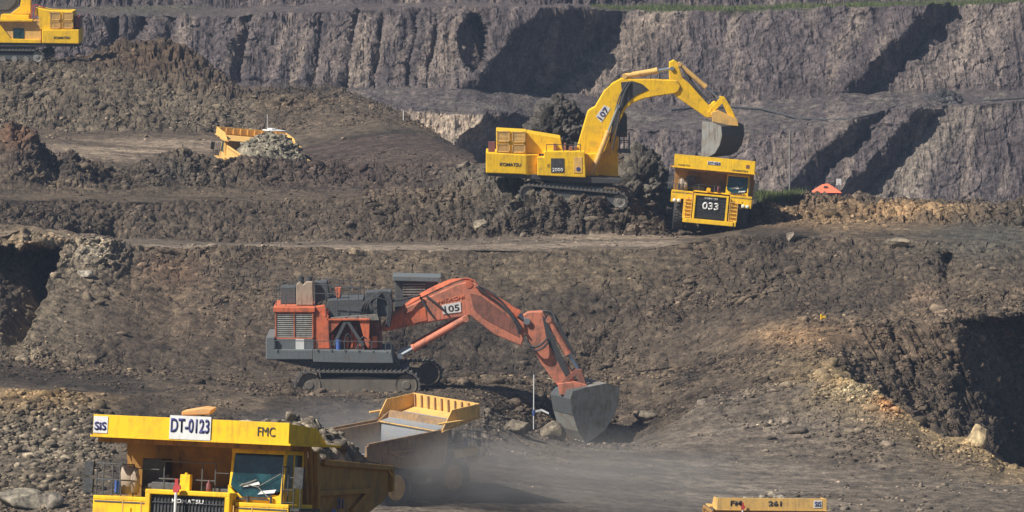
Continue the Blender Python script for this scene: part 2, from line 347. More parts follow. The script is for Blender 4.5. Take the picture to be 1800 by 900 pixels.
# amplitude of the rough relief per segment
A = np.zeros(PY.shape)
ampmap = {'near':.2,'ramp0':.1,'ramp1':.6,'drop':.4,'floor0':.15,'floor1':.45,'floor2':.6,'bank':.45,'flat':.5,'foot':.55,'mid':.75,'crest':.22,'road':1.0,'berm':.8,'trough':1.0,'mound':.8,'plain0':.22,'plain1':.7,'rise':1.0,'pile':.8,'edge':1,'pit0':1,'pit1':1,'low0':.72,'low1':1.0,'ben':.78,'up1':.5,'ben2':1.2,'up2':1.5,'far1':1}
for k, v in ampmap.items(): A = np.where(SEG == idx[k], v, A)
for _ in range(8): A = (A+np.roll(A,1,0)+np.roll(A,-1,0))/3
def blob(cx, cy, rx, ry, p=1.): return np.exp(-(((PX-cx)/rx)**2+((PY-cy)/ry)**2)**p)
flatfloor = np.clip(blob(1150,860,420,75,2)+blob(800,880,260,60,2)+blob(1250,760,180,40), 0, 1)*seg('floor1','floor2')
A *= 1-.75*flatfloor
smooth_brown = np.clip(blob(640,235,200,90,2), 0, 1)*seg('plain0','plain1','rise','mound')
A *= 1-.35*smooth_brown
sl_soft = np.clip(blob(360,560,230,95,2)+blob(640,520,330,80,2)+blob(90,540,80,90)+blob(1130,470,180,40), 0, 1)*seg('foot','mid')
A *= 1-.55*sl_soft
A = np.where(seg('berm')&(PX<640), .2, A); A = np.where(seg('trough')&(PX<640)&(TT<.2), .3, A)
roadpale = np.clip(blob(230,262,190,26,2),0,1)*seg('plain0','mound')
roadmid = ((PY > 404) & seg('crest')).astype(float)*(1-sm(PX,1150,1260))
rough_l = blob(60,790,150,130,2)*seg('floor1','floor2')
A *= 1+.9*rough_l
rough_r = np.clip(blob(1400,690,240,70,2)+blob(1150,700,150,40),0,1)*seg('floor2','bank','flat')
A *= 1+1.0*rough_r
A = np.where(seg('crest','mid')&(PX<210)&(PY<470), np.maximum(A,.95), A)
A *= 1+.7*np.clip(blob(1620,380,330,45,2)+blob(980,330,150,60),0,1)*(DD<420)
far = DD > 585
near_scale = np.where(far, 1.5, 1.0)
xs, ys, zs = X/near_scale, Y/near_scale, Z/near_scale
wallm = far & (seg('low0','ben','ben2'))
zz = np.where(wallm, zs*.14-xs*.16, zs); 
xx = xs; ysb = ys; ys = np.where(far, ys, ys*.36)
big = fbm(xx*.22, ysb*.22, zz*.22, 4, 21)
med = fbm(xx*.9, ys*.9, zz*.9, 4, 31, .55)
f1, f2, cid, tl = worley(xx*.75+med*.5, ys*.75, zz*.75, 41)
g1, g2, cid2, tl2 = worley(xx*1.9+med, ys*1.9, zz*1.9, 51)
cid3 = vnoise(xx*4.3, ys*4.3, zz*4.3, 61)*.5+.5; tl3 = 0
rub = fbm(X*.06, Y*.1, Z*.1, 3, 71)            # where it is blocky and where soft
blocky = sm(rub, -.25, .45)
steep = np.clip(1-np.abs(N[...,2])*1.0, 0, 1); steep = sm(steep, .02, .22)
st_ = np.where(seg('foot','mid','road','berm','mound','plain1','rise','pile','trough'), .75, .22)
st_ = np.maximum(st_, steep)*np.where(seg('floor1','floor2'), .4+.6*np.maximum(rough_l,.8*rough_r), 1)*(1-.5*smooth_brown)
disp = .5*big + .30*med*st_ + (.25+.75*blocky)*st_*.95*blk(f1,tl,cid) + (.5+.5*blocky)*st_*.55*blk(g1,tl2,cid2) + .16*(cid3-.5)*st_
rid = fbm(xx*1.25+zz*.4, ys*.5, zz*.6, 4, 81, .6, True)
disp = np.where(wallm, .55*big+.50*rid+.30*med+.12*(cid-.5)+.12*tl+.10*(cid2-.5), disp)
d_ = disp*A*near_scale
X += N[...,0]*d_; Y += N[...,1]*d_; Z += N[...,2]*d_
# ---- ground colours (what the rock itself is)
def C(*c): return np.array(c, float)
base = np.empty(PY.shape+(3,)); base[:] = C(.112,.094,.079)
def lay(mask, col, amt=1.):
    global base
    m_ = np.clip(mask, 0, 1)[...,None]*amt; base = base*(1-m_)+np.array(col)*m_
nz = fbm(X*.09, Y*.2, Z*.2, 5, 91); nz2 = fbm(X*.35, Y*.5, Z*.5, 4, 95)
lay(sm(nz, .0, .5), (.165,.135,.105), .8); lay(sm(-nz, .05, .5), (.060,.050,.045), .85)
lay(sm(nz2, .25, .7), (.19,.165,.135), .6)
nz3 = fbm(X*.16+9, Y*.12, Z*.3, 4, 98); lay(sm(nz3, .12, .4), (.045,.040,.038), .75)
lay(seg('floor1','floor2')*sm(PX,480,800), (.150,.135,.122), .85)
lay(flatfloor*sm(nz2,-.2,.4), (.20,.18,.165), .6)
rs2 = fbm(X*.06, Y*.7, PX*0, 4, 97); lay(flatfloor*sm(rs2,.0,.3), (.25,.225,.205), .7); lay(flatfloor*sm(-rs2,.05,.3), (.10,.09,.083), .6)
lay(rough_l, (.20,.18,.15), .8)
lay(seg('floor2')*blob(60,700,120,25), (.42,.30,.16), .6)
lay(roadpale*1., (.16,.135,.115), .9); rs_ = fbm(X*.10+Y*.05, Y*.45-X*.12, PX*0, 4, 93); lay(roadpale*sm(rs_,-.05,.3), (.33,.28,.235), .9)
lay(roadmid, (.17,.15,.135), .8)
lay(seg('crest')*(np.abs(PY-434+6*sm(PX,900,1100)-wob*.1)<4)*sm(PX,200,260)*(1-sm(PX,1150,1230)), (.30,.26,.23), .8)
lay(seg('crest')*blob(1060,417,150,5,2), (.36,.31,.26), .9)
lay((DD<440)*blob(640,235,230,110,2)*(PY<350), (.092,.073,.070), .9)
lay(seg('road')*1., (.105,.088,.075), .7)
lay(blob(1500,380,230,26,2)*seg('road','crest'), (.27,.20,.13), .75)
lay(blob(1600,368,90,14)*seg('road'), (.45,.32,.19), .8)
lay(blob(1740,420,110,40)*(DD<420), (.10,.105,.10), .8)
lay(blob(880,310,90,45)*(DD<420), (.17,.165,.15), .7)
lay(blob(940,380,160,30)*(DD<420), (.085,.08,.075), .7)
lay(blob(300,300,75,30)*seg('mound','trough'), (.085,.08,.076), .8)
lay(blob(80,270,70,30)*seg('mound','trough'), (.07,.058,.058), .8)
lay(blob(30,240,25,25)*seg('mound','trough'), (.28,.15,.09), .5)
lay(seg('plain1')*(PX<450), (.155,.138,.115), .7)
lay(blob(270,100,110,40)*seg('rise','pile'), (.11,.078,.055), .85)
lay(blob(1500,660,110,60)*seg('bank','floor2')*sm(nz2,-.6,.2), (.36,.29,.18), .7)
rl = np.exp(-np.abs(PY-np.interp(PX,[1300,1430,1490,1550,1620,1700,1765],[640,650,668,700,748,775,815]))/32)*sm(PX,1400,1480)*seg('floor2')
lay(rl, (.40,.31,.18), .85); lay(rl*blob(1560,715,28,26), (.55,.25,.09), .75)
lay(rl*blob(1490,690,70,30)*sm(nz2,-.3,.4), (.30,.32,.27), .6)
lay(blob(1410,590,90,22)*(DD<360), (.29,.20,.125), .8)
lay(blob(1620,520,30,20)*sl, (.33,.25,.19), .8)
lay(blob(1650,600,150,60,2)*seg('flat','foot'), (.17,.135,.105), .7)
lay(np.exp(-(((PX-100+(PY-520)*.45)/75)**2))*sl*(PY<640), (.235,.205,.165), .85)
lay(blob(60,420,70,22)*seg('mid','foot','crest'), (.40,.33,.24), .85); lay(blob(165,440,32,24)*sl, (.40,.37,.32), .8)
lay(blob(300,480,55,30)*sl, (.25,.17,.12), .6); lay(blob(340,560,160,60)*sl, (.155,.122,.098), .5)
lay(blob(1020,480,220,35)*sl, (.19,.16,.115), .5); lay(blob(1130,560,230,50)*sl, (.095,.08,.068), .7)
lay(blob(1480,500,160,60)*sl, (.092,.078,.066), .6)
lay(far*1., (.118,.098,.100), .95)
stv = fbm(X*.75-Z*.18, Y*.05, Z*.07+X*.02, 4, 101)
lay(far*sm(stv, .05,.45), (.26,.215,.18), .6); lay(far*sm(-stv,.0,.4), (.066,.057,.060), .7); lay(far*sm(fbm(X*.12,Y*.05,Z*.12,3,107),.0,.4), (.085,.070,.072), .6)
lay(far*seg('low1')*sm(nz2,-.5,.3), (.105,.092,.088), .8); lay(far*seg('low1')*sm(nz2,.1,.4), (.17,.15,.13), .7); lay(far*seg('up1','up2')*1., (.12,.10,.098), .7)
lay(seg('low0')*blob(790,225,85,40,2), (.46,.37,.28), .8)
lay(far*seg('ben')*blob(650,95,200,60,2)*sm(stv,-.5,.4), (.30,.245,.20), .6)
lay(far*seg('ben')*np.exp(-(((s_-1180)/45)**2)), (.33,.27,.21), .5)
lay(far*seg('ben')*np.exp(-(((s_-1790)/60)**2)), (.30,.25,.21), .5)
lay(seg('low0')*np.exp(-(((s_-1890)/50)**2)), (.30,.26,.21), .5)
lay(seg('up1')*sm(PX,1040,1120)*sm(nz2,-.5,.1), (.07,.095,.03), .8)
lay(seg('up1')*blob(250,10,120,14), (.09,.10,.05), .5)
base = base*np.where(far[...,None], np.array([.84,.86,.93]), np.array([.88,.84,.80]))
nr, nc = PY.shape
me = bpy.data.meshes.new('terrain')
V = np.stack([X,Y,Z], -1).reshape(-1,3)
ii = (np.arange(nr-1)[:,None]*nc+np.arange(nc-1)[None,:])
Q = np.stack([ii, ii+1, ii+nc+1, ii+nc], -1).reshape(-1,4)
def fast_mesh(name, V, Q, k):
    me = bpy.data.meshes.new(name)
    me.vertices.add(len(V)); me.vertices.foreach_set('co', V.astype(np.float32).ravel())
    me.loops.add(Q.size); me.loops.foreach_set('vertex_index', Q.astype(np.int32).ravel())
    me.polygons.add(len(Q)); me.polygons.foreach_set('loop_start', np.arange(0, Q.size, k, dtype=np.int32))
    me.update(calc_edges=True); me.validate(); return me
def setcol(me, rgb):
    a = me.color_attributes.new('Col', 'FLOAT_COLOR', 'POINT')
    c = np.ones((len(rgb),4), np.float32); c[:,:3] = rgb; a.data.foreach_set('color', c.ravel())
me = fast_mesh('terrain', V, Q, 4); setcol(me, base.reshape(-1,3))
me.polygons.foreach_set('use_smooth', np.zeros(len(me.polygons), bool))
terrain = tag(link('terrain', me, M['earth']), None, kind='structure')
print('terrain', nr, nc)
# index helper: ground point near a photo pixel within a set of segments
def ground(px, py, segs):
    c = int(np.argmin(np.abs(cols-px))); m_ = np.isin(SEG[:,c], [idx[s] for s in segs])
    r = np.where(m_)[0]; r = r[np.argmin(np.abs(PY[r,c]-py))]
    return Vector((X[r,c],Y[r,c],Z[r,c]))
# ------------------------------------------------------------------ rubble
def ico(sub):
    bm = bmesh.new(); bmesh.ops.create_icosphere(bm, subdivisions=sub, radius=1)
    v = np.array([q.co[:] for q in bm.verts]); f = np.array([[q.index for q in p.verts] for p in bm.faces]); bm.free(); return v, f
def rocks(name, P, size, cols_, sub, seed, flat=.7):
    r = np.random.default_rng(seed); v, f = ico(sub); n = len(P)
    out = np.empty((n, len(v), 3))
    K = 24; protos = []
    for k in range(K):
        w = v.copy()
        for _ in range(7):          # chop with random planes for an angular block
            d = r.normal(size=3); d /= np.linalg.norm(d); c = r.uniform(.45,.85)
            t = w@d; w -= np.clip(t-c, 0, None)[:,None]*d
        w *= 1+r.normal(size=(len(v),1))*.05
        protos.append(w)
    protos = np.array(protos); k = r.integers(0, K, n)
    sc = np.stack([r.uniform(.7,1.3,n), r.uniform(.7,1.3,n), r.uniform(.45,.95,n)*flat*1.2], 1)*size[:,None]
    a = r.uniform(0, 6.283, n); tlt = r.normal(size=n)*.35
    w = protos[k]*sc[:,None,:]
    ca, sa = np.cos(tlt)[:,None], np.sin(tlt)[:,None]
    w = np.stack([w[...,0], w[...,1]*ca-w[...,2]*sa, w[...,1]*sa+w[...,2]*ca], -1)
    ca, sa = np.cos(a)[:,None], np.sin(a)[:,None]
    w = np.stack([w[...,0]*ca-w[...,1]*sa, w[...,0]*sa+w[...,1]*ca, w[...,2]], -1)
    out = w + P[:,None,:]
    Fq = (f[None]+(np.arange(n)*len(v))[:,None,None]).reshape(-1,3)
    me = fast_mesh(name, out.reshape(-1,3), Fq, 3); setcol(me, np.repeat(cols_, len(v), 0)); return me
W = np.where((PX>-60)&(PX<1860)&(DD<500), A, 0)*np.where(seg('floor1','floor2','bank','flat','foot','mid','crest','road','berm','trough','mound','plain0','plain1','rise','pile'),1,0)
cl_ = sm(fbm(X*.5, Y*.25, Z*.8, 3, 77), -.2, .4)
W = W*(.15+blocky**1.3+.6*rough_l+.5*rough_r)*(1-.35*sl_soft)*(.12+cl_)*(1-.85*flatfloor)*(1-.8*roadpale)
W[:, 1:] *= 1; W /= W.sum()
pick = rng.choice(W.size, 95000, p=W.ravel(), replace=True)
P = V[pick]; sz = np.exp(rng.normal(-2.4, .5, len(P))).clip(.05,.36)*(.8+.6*rough_l.ravel()[pick])
cc = base.reshape(-1,3)[pick]*np.exp(rng.normal(0,.42,(len(P),1))).clip(.35,2.4)*np.array([1,.99,.97])
P = P + np.array([0,0,.1])*sz[:,None]
tag(link('rubble', rocks('rubble', P, sz, cc, 1, 3), M['rock']), None, kind='stuff')
pick = rng.choice(W.size, 900, p=W.ravel()); P = V[pick]; sz = np.exp(rng.normal(-1.0,.3,len(P))).clip(.25,.75)
cc = base.reshape(-1,3)[pick]*rng.uniform(.5,1.6,(len(P),1))
tag(link('broken_rock', rocks('broken_rock', P, sz, cc, 2, 5), M['rock']), None, kind='stuff')
def boulder(px, py, segs, size, col, label, seed, sq=(1,1,.8), group='single large boulders'):
    g = ground(px, py, segs); v, f = ico(4); r = np.random.default_rng(seed); w = v.copy()
    for _ in range(11):
        d = r.normal(size=3); d /= np.linalg.norm(d); c = r.uniform(.5,.85); t = w@d; w -= np.clip(t-c,0,None)[:,None]*d
    nn = fbm(w[:,0]*2.2+seed, w[:,1]*2.2, w[:,2]*2.2, 4, seed); w *= (1+.13*nn)[:,None]
    w *= np.array(sq)*size
    me = fast_mesh('boulder', w, f, 3); setcol(me, np.tile(np.array(col), (len(w),1)))
    o = link('boulder', me, M['rock']); o.location = g+Vector((0,0,size*sq[2]*.25)); return tag(o, label, 'boulder', group)
MS = ['foot','mid']
boulder(150,484,MS,.62,(.34,.32,.29),'pale grey boulder below the cream rocks beside the dark cut at left',1,(1,1,.6))
boulder(848,404,['road'],.62,(.30,.26,.21),'pale blocky boulder in the bank left of the tall yellow excavator tracks',2,(1,1,.95))
boulder(627,447,['crest','mid'],.55,(.25,.20,.15),'brown boulder at the near edge of the haul road above the orange excavator',3,(1.1,1,.8))
boulder(1392,420,['crest','mid','road'],.6,(.19,.165,.14),'dark grey boulder on the rubble right of the truck numbered 033',4)
boulder(1578,432,['crest','mid','road'],.7,(.23,.20,.16),'long grey boulder on the upper right rubble crest',5,(1.6,1,.6))
boulder(905,760,['floor2','bank'],.95,(.19,.165,.135),'large rounded clod beside the white survey pole',6,(1.1,1,.75))
boulder(965,770,['floor2','bank'],1.05,(.20,.175,.14),'large split block left of the grey bucket teeth',7,(1,1,.9))
boulder(1135,740,['floor2','bank'],.7,(.17,.15,.125),'grey brown block on the floor right of the bucket shadow',8,(1.2,1,.7))
boulder(40,885,['floor1'],1.0,(.24,.22,.19),'big smooth grey boulder at the lower left corner',9,(1.5,1,.8))
boulder(88,890,['floor1'],.8,(.22,.20,.18),'rounded grey boulder between the corner boulder and the near truck',10,(1.1,1,.9))
boulder(1718,778,['floor2','bank'],.95,(.42,.34,.22),'tan pinnacle rock at the foot of the shaded right hand face',11,(.9,.9,1.3))
boulder(70,170,['plain1'],.5,(.20,.18,.15),'grey block in the bank below the upper left yellow excavator',12)
# ------------------------------------------------------------------ haul trucks
def wheel(parent, x, y, w, rad, side, rimmat, name='wheel'):
    r = empty(name, (x, y, rad)); r.parent = parent
    h = w/2
    prof = [(-h*.75, rad*.56), (-h, rad*.66), (-h*1.0, rad*.86), (-h*.86, rad*.965), (h*.86, rad*.965), (h, rad*.86), (h, rad*.66), (h*.75, rad*.56)]
    mb = MB().lathe(prof, (0,0,0), 'x', 40)
    for i in range(34):
        a = 2*math.pi*i/34
        for s, off in ((-1,0),(1,.5)):
            b = a+off*2*math.pi/34; c, q = math.cos(b), math.sin(b)
            x0, x1 = (s*.04*w, s*h*.97)
            vs = []
            for xx_ in (x0, x1):
                for da in (-.052,.052):
                    for rr in (rad*.94, rad*(1.0 if xx_ == x0 else .975)):
                        bb = b+da+ (.03 if xx_==x1 else 0); vs.append((xx_, rr*math.cos(bb), rr*math.sin(bb)))
            mb.add(vs, [(0,1,3,2),(4,6,7,5),(0,4,5,1),(2,3,7,6),(0,2,6,4),(1,5,7,3)])
    part('tyre', mb, M['rubber'], r)
    s = side
    rim = MB().lathe([(-s*h*.2,rad*.56),(s*h*.72,rad*.56),(s*h*.78,rad*.50),(s*h*.35,rad*.46),(s*h*.25,rad*.26),(s*h*.55,rad*.24),(s*h*.62,rad*.18),(s*h*.62,0.001)], (0,0,0), 'x', 28)
    for i in range(10):
        a = 2*math.pi*i/10; rim.tube((s*h*.25, rad*.37*math.cos(a), rad*.37*math.sin(a)), (s*h*.38, rad*.37*math.cos(a), rad*.37*math.sin(a)), .04, 6)
    part('rim', rim, rimmat, r)
    return r
def truck(label, hb=.6, hood=3.15, yel='yellow', dump='yellow_dump', number=None, front='open', extras=True, group='dump trucks in the pit', canopy_back=3.2, drop=0, whip=None):
    t = empty('haul_truck'); tag(t, label, 'dump truck', group)
    Yl = M[yel]; Dm = M[dump]; top = 4.6+hb
    # dump body shell
    b = MB()
    W2 = 2.78
    side = [(2.35,4.55),(3.15,4.15),(3.3,4.05),(9.25,3.95),(9.35,3.35),(8.9,3.05),(6.4,2.35),(3.3,1.95),(2.95,2.1)]
    for s in (-1,1):
        x0, x1 = sorted((s*W2, s*(W2-.12))); b.prism(side, x0, x1, 'x')
    b.prism([(2.95,2.1),(3.3,1.95),(6.4,2.35),(9.3,3.22),(9.25,3.38),(6.3,2.55),(3.4,2.2)], -W2+.12, W2-.12, 'x')     # floor
    b.prism([(2.1,4.62),(2.9,2.12),(3.15,2.12),(2.35,4.62)], -W2+.12, W2-.12, 'x')            # front wall
    dump_body = part('dump_body', b, Dm, t, .03)
    # outside ribs
    for s in (-1,1):
        x0, x1 = sorted((s*W2, s*(W2+.13)))
        for pl in ([(3.2,4.2),(9.2,4.08),(9.2,3.93),(3.2,4.03)], [(2.9,3.30),(7.6,3.42),(5.9,2.72),(5.7,2.76),(6.85,3.24),(2.9,3.14)], [(2.5,4.4),(2.72,4.4),(3.15,2.2),(2.95,2.2)], [(9.15,3.95),(9.32,3.95),(9.38,3.35),(9.2,3.3)]):
            part('side_rib', MB().prism(pl, x0, x1, 'x'), Dm, dump_body, .02)
    # canopy
    cn = MB()
    cn.box(-2.95, 2.95, 0, .07, 4.60, top)                                   # front lip board
    cn.prism([(-.02,4.60),(-.02,4.54),(canopy_back,4.54-drop),(canopy_back,4.60-drop)], -3.02, 3.02, 'x')
    for s in (-1,1):
        x0, x1 = sorted((s*2.95, s*2.88))
        cn.prism([(.07,4.6),(.07,top-.02),(2.3,top-.12),(canopy_back,4.62-drop),(canopy_back,4.6-drop)], x0, x1, 'x')
        x0, x1 = sorted((s*2.95, s*3.25)); cn.prism([(x0,1.6),(x1,2.2),(x1,3.5),(x0,3.7)], 4.55, 4.62, 'z')
    canopy = part('canopy', cn, Yl, dump_body, .015)
    for k in range(10): part('lip_stiffener', MB().box(-2.75+k*.6, -2.65+k*.6, .072, .18, 4.62-drop*.05, top-.06), Dm, canopy)
    rbs = MB()
    for k in range(9):
        xx_ = -2.6+k*.65; rbs.box(xx_-.05, xx_+.05, .25, 2.3, 4.42, 4.54)
    rbs.box(-2.9,2.9,.3,.42,4.40,4.535); rbs.box(-2.9,2.9,1.9,2.05,4.40,4.535)
    if not drop: part('canopy_beam', rbs, Dm, dump_body)
    if number: number(canopy, top)
    # chassis, bumper, axle
    ch = MB(); ch.box(-.75,-.4,.6,8.2,1.2,1.9); ch.box(.4,.75,.6,8.2,1.2,1.9)
    for y in (1.2,3.2,5,7.6): ch.box(-.6,.6,y,y+.25,1.25,1.7)
    ch.tube((-2,2.0,1.25),(2,2.0,1.25),.2); ch.tube((-1.9,6.7,1.25),(1.9,6.7,1.25),.4,14); ch.box(-1.5,-.8,3.2,5.2,1.1,2.0); ch.box(.8,1.6,3.4,5.0,1.0,1.9)
    part('chassis', ch, M['dark'], t, .02)
    bp = MB(); bp.box(-1.75,1.75,-.12,.35,.62,.95); bp.box(-1.95,-1.75,-.05,.3,.62,1.0); bp.box(1.75,1.95,-.05,.3,.62,1.0)
    part('front_bumper', bp, Yl, t, .03)
    # radiator shell + grille
    rs = MB(); gx = 1.12
    rs.box(-gx-.16,-gx,.0,.6,.95,hood-.12); rs.box(gx,gx+.16,.0,.6,.95,hood-.12); rs.box(-gx-.16,gx+.16,.0,.6,hood-.14,hood)
    rs.box(-gx-.1,gx+.1,.25,.7,.95,hood-.14)
    part('radiator_shell', rs, Yl, t, .03)
    gr = MB(); gr.box(-gx,gx,.12,.2,.97,hood-.15)
    for k in range(22): gr.box(-gx+.03+k*.1025,-gx+.045+k*.1025,.085,.12,1.0,hood-.2)
    for k in range(5): gr.box(-gx+.02,gx-.02,.07,.1,1.1+k*.42,1.13+k*.42)
    grille = part('grille', gr, M['black'], t)
    text('lettering', 'KOMATSU', M['white'], grille, (0,.06,hood-.30), .95, .12, bold=.02)
    # decks / fenders
    dk_ = MB()
    for s in (-1,1):
        x0, x1 = sorted((s*1.34, s*2.95)); dk_.box(x0,x1,.25,2.2,2.78,2.9); dk_.box(x0,x1,.25,.33,2.3,2.78)
        x0, x1 = sorted((s*2.2, s*2.95)); dk_.box(x0,x1,.2,.5,2.02,2.3)
        x0, x1 = sorted((s*1.34, s*2.0)); dk_.box(x0,x1,.15,.55,.95,2.3)
        x0, x1 = sorted((s*2.88, s*2.95)); dk_.box(x0,x1,.33,2.2,2.45,2.78)
    dk_.box(-1.34,1.34,.62,2.2,2.9,3.0)
    part('fender_deck', dk_, Yl, t, .025)
    for s in (-1,1): part('trim_strip', MB().box(min(s*1.36,s*2.9),max(s*1.36,s*2.9),.23,.26,2.72,2.76), M['dark'], t)
    for s in (-1,1):
        hl = MB(); 
        for q in (0,1): hl.lathe([(-.03,.001),(-.03,.10),(0,.13),(.1,.13)], (s*(2.35+.32*q), .16, 2.16), 'y', 14)
        part('headlight', hl, M['lens'], t, 0, True)
        ld = MB()
        for k in range(6): ld.box(s*1.67-.24, s*1.67+.24, .02, .16, 1.0+k*.27, 1.04+k*.27)
        for q in (-1,1): ld.tube((s*1.67+q*.28,.04,.9),(s*1.67+q*.28,.04,2.8),.02,6)
        part('ladder', ld, M['tan_yellow'], t)
    # cab (image right when the truck faces the camera)
    cx0, cx1 = .98, 2.62
    cab = empty('cab', (0,0,0)); cab.parent = t
    sh = MB()
    sh.box(cx0,cx1,.75,2.25,4.28,4.40)                                    # roof
    sh.prism([(cx0,2.9),(cx1,2.9),(cx1,3.28),(cx1-.12,3.12),(cx1-.5,3.02),(cx0+.35,3.02),(cx0,3.38)], .58, .72, 'y')
    sh.box(cx0,cx1,.72,.86,2.9,3.15)
    for x in (cx0, cx1-.09): sh.beam((x+.045,.68,3.2),(x+.045,.86,4.3),.09,.09)
    sh.box(cx0,cx0+.06,.8,2.2,2.9,3.3); sh.box(cx0,cx1,2.15,2.25,2.9,4.3); sh.box(cx1-.06,cx1,.8,2.2,2.9,3.35)
    sh.box(cx1-.07,cx1,1.42,1.52,3.3,4.3)
    part('cab_shell', sh, Yl, cab, .02)
    gl = MB(); gl.add([(cx0+.06,.655,3.36),(cx0+.4,.64,3.06),(cx1-.5,.64,3.06),(cx1-.07,.655,3.28),(cx1-.08,.83,4.28),(cx0+.08,.83,4.28)], [(0,1,2,3,4,5)])
    gl.add([(cx0+.06,.70,3.36),(cx0+.4,.69,3.06),(cx1-.5,.69,3.06),(cx1-.07,.70,3.28),(cx1-.08,.87,4.28),(cx0+.08,.87,4.28)], [(5,4,3,2,1,0)])
    part('windshield', gl, M['glass'], cab)
    for q in ((cx1-.05,cx1-.02,.82,1.42,3.35,4.28),(cx1-.05,cx1-.02,1.52,2.15,3.35,4.28),(cx0+.02,cx0+.05,.85,2.15,3.3,4.28)): part('side_window', MB().box(*q), M['glass'], cab)
    wp = MB(); wp.path([(cx1-.4,.6,3.05),(cx1-.75,.60,3.35),(cx0+.4,.62,3.42)], .014, 5); wp.tube((cx0+.35,.6,3.36),(cx0+.85,.6,3.55),.02,5)
    wp.tube((cx1-.75,.60,3.35),(cx1-.1,.66,3.75),.012,5)
    part('wiper', wp, M['steel'], cab)
    pp = MB(); pp.add([(cx0+.45,.615,3.33),(cx0+.95,.615,3.42),(cx0+.9,.625,3.50),(cx0+.4,.625,3.40)],[(0,1,2,3)]); pp.add([(cx1-.75,.61,3.14),(cx1-.25,.61,3.20),(cx1-.2,.625,3.30),(cx1-.65,.625,3.24)],[(0,1,2,3)])
    part('white_patch', pp, M['white'], cab)  # two thin white patches just in front of the windshield
    dsh = MB(); dsh.box(cx0+.3,cx1-.4,.50,.57,2.98,3.03); dsh.tube((cx0+.65,.5,2.9),(cx0+.65,.5,3.1),.04); dsh.tube((cx1-.3,.5,2.9),(cx1-.3,.5,3.1),.04)
    part('grab_bar', dsh, M['black'], cab)
    # rails
    rl_ = MB(); r = .022
    for z in (3.45,3.95): rl_.path([(-1.15,.7,z),(.55,.7,z)], r)
    for x in (-1.15+.15,.15,.55): rl_.tube((x,.7,2.95),(x,.7,3.95),r)
    for z in (3.35,3.8): rl_.path([(-2.9,.35,z),(-2.15,.35,z),(-2.0,.9,z)], r)
    for x in (-2.9,-2.7,-2.42,-2.15): rl_.tube((x,.35,2.9),(x+(.0 if x<-2.2 else -.08),.35,3.8),r)
    rl_.path([(-2.9,.35,3.8),(-2.9,2.1,3.8)], r); rl_.path([(-2.9,.35,3.35),(-2.9,2.1,3.35)], r)
    rl_.tube((-2.0,.9,2.9),(-2.0,.9,3.8),r); rl_.tube((-2.0,.9,3.7),(-1.15,.7,3.7),r*.6); rl_.tube((.55,.7,3.68),(.95,.7,3.68),r*.6)
    part('railing', rl_, M['dark'], t)
    hr = MB()
    for x, y in ((2.72,.3),(2.72,.75),(3.05,.35),(3.05,.9)): hr.tube((x,y,2.7),(x,y,3.95),r)
    hr.path([(2.72,.3,3.95),(2.72,.75,3.95)], r); hr.path([(3.05,.35,3.95),(3.05,.9,3.95)], r); hr.path([(2.72,.3,3.3),(3.05,.35,3.3)], r); hr.path([(2.72,.3,2.95),(3.05,.35,2.95)], r)
    hr.box(2.7,3.25,.3,2.0,2.72,2.8)
    part('handrail', hr, M['black'], t)
    for s, x in ((-1,-3.12),(1,3.2)):
        for z0, z1 in (((3.45,3.85) if s<0 else (3.35,3.95)),)+((((2.95,3.35)),) if s<0 else ()):
            mr = MB(); mr.prism([(x-.15,z0),(x+.13,z0),(x+.15,z1),(x-.13,z1)], .25, .37, 'y'); mr.tube((x,.4,(z0+z1)/2),(x-s*.3,.4,(z0+z1)/2),.02)
            part('mirror', mr, M['black'], t, .02)
    ac = MB(); ac.lathe([(-.0,.001),(0,.24),(.5,.27),(.75,.24),(.82,.1),(.82,.001)], (-2.25,1.2,2.95), 'z', 18); ac.lathe([(0,.001),(0,.13),(.5,.13),(.55,.08),(.7,.08),(.7,.001)],(-1.95,.9,3.0),'z',12)
    part('air_cleaner', ac, M['tan'], t, 0, True)
    tk = MB(); tk.box(-2.5,-2.36,.7,.85,2.95,3.35); part('blue_tank', tk, M['blue'], t, .03)
    bx = MB(); bx.box(-.42,-.12,.45,.66,3.0,hood+.45); bx.tube((-.27,.55,hood+.45),(-.27,.55,hood+.5),.05); part('control_box', bx, Yl, t, .02)
    fe = MB(); fe.lathe([(0,.001),(0,.075),(.36,.075),(.42,.03),(.48,.03),(.48,.001)], (.42,.55,3.0), 'z', 12); part('fire_extinguisher', fe, M['maroon'], t, 0, True)
    eng = MB(); eng.box(-1.5,-.6,1.0,1.9,3.0,3.35); eng.box(-.1,.9,1.3,1.9,3.0,3.3); eng.box(.3,.95,1.15,1.95,2.98,3.25); eng.tube((-1.8,1.2,3.1),(-1.0,1.2,3.5),.12); eng.box(-2.0,-1.35,1.5,2.2,2.9,4.0)
    part('engine_cover', eng, M['dark'], t, .03)
    # whip with red flag
    if whip:
        wx, wz = whip
        wh = empty('whip_aerial', (0,0,0)); wh.parent = t
        part('rod', MB().tube((wx,-.16,.9),(wx,-.16,wz),.045,8), M['white'], wh)
        part('flag', MB().prism([(wx+a_, wz+b_) for a_, b_ in ((-.08,0),(.08,0),(.09,.08),(.14,.10),(.13,.2),(.07,.21),(.05,.39),(-.03,.38),(-.04,.2),(-.08,.16))], -.2, -.14, 'y'), M['red'], wh)
    rm = Yl if yel != 'yellow_dirty' else M['tan_yellow']
    for s in (-1,1): wheel(t, s*2.32, 2.0, .75, 1.3, s, rm)
    for s in (-1,1):
        wheel(t, s*2.32, 6.75, .72, 1.3, s, rm); wheel(t, s*1.52, 6.75, .72, 1.3, s, rm)
    mf = MB()
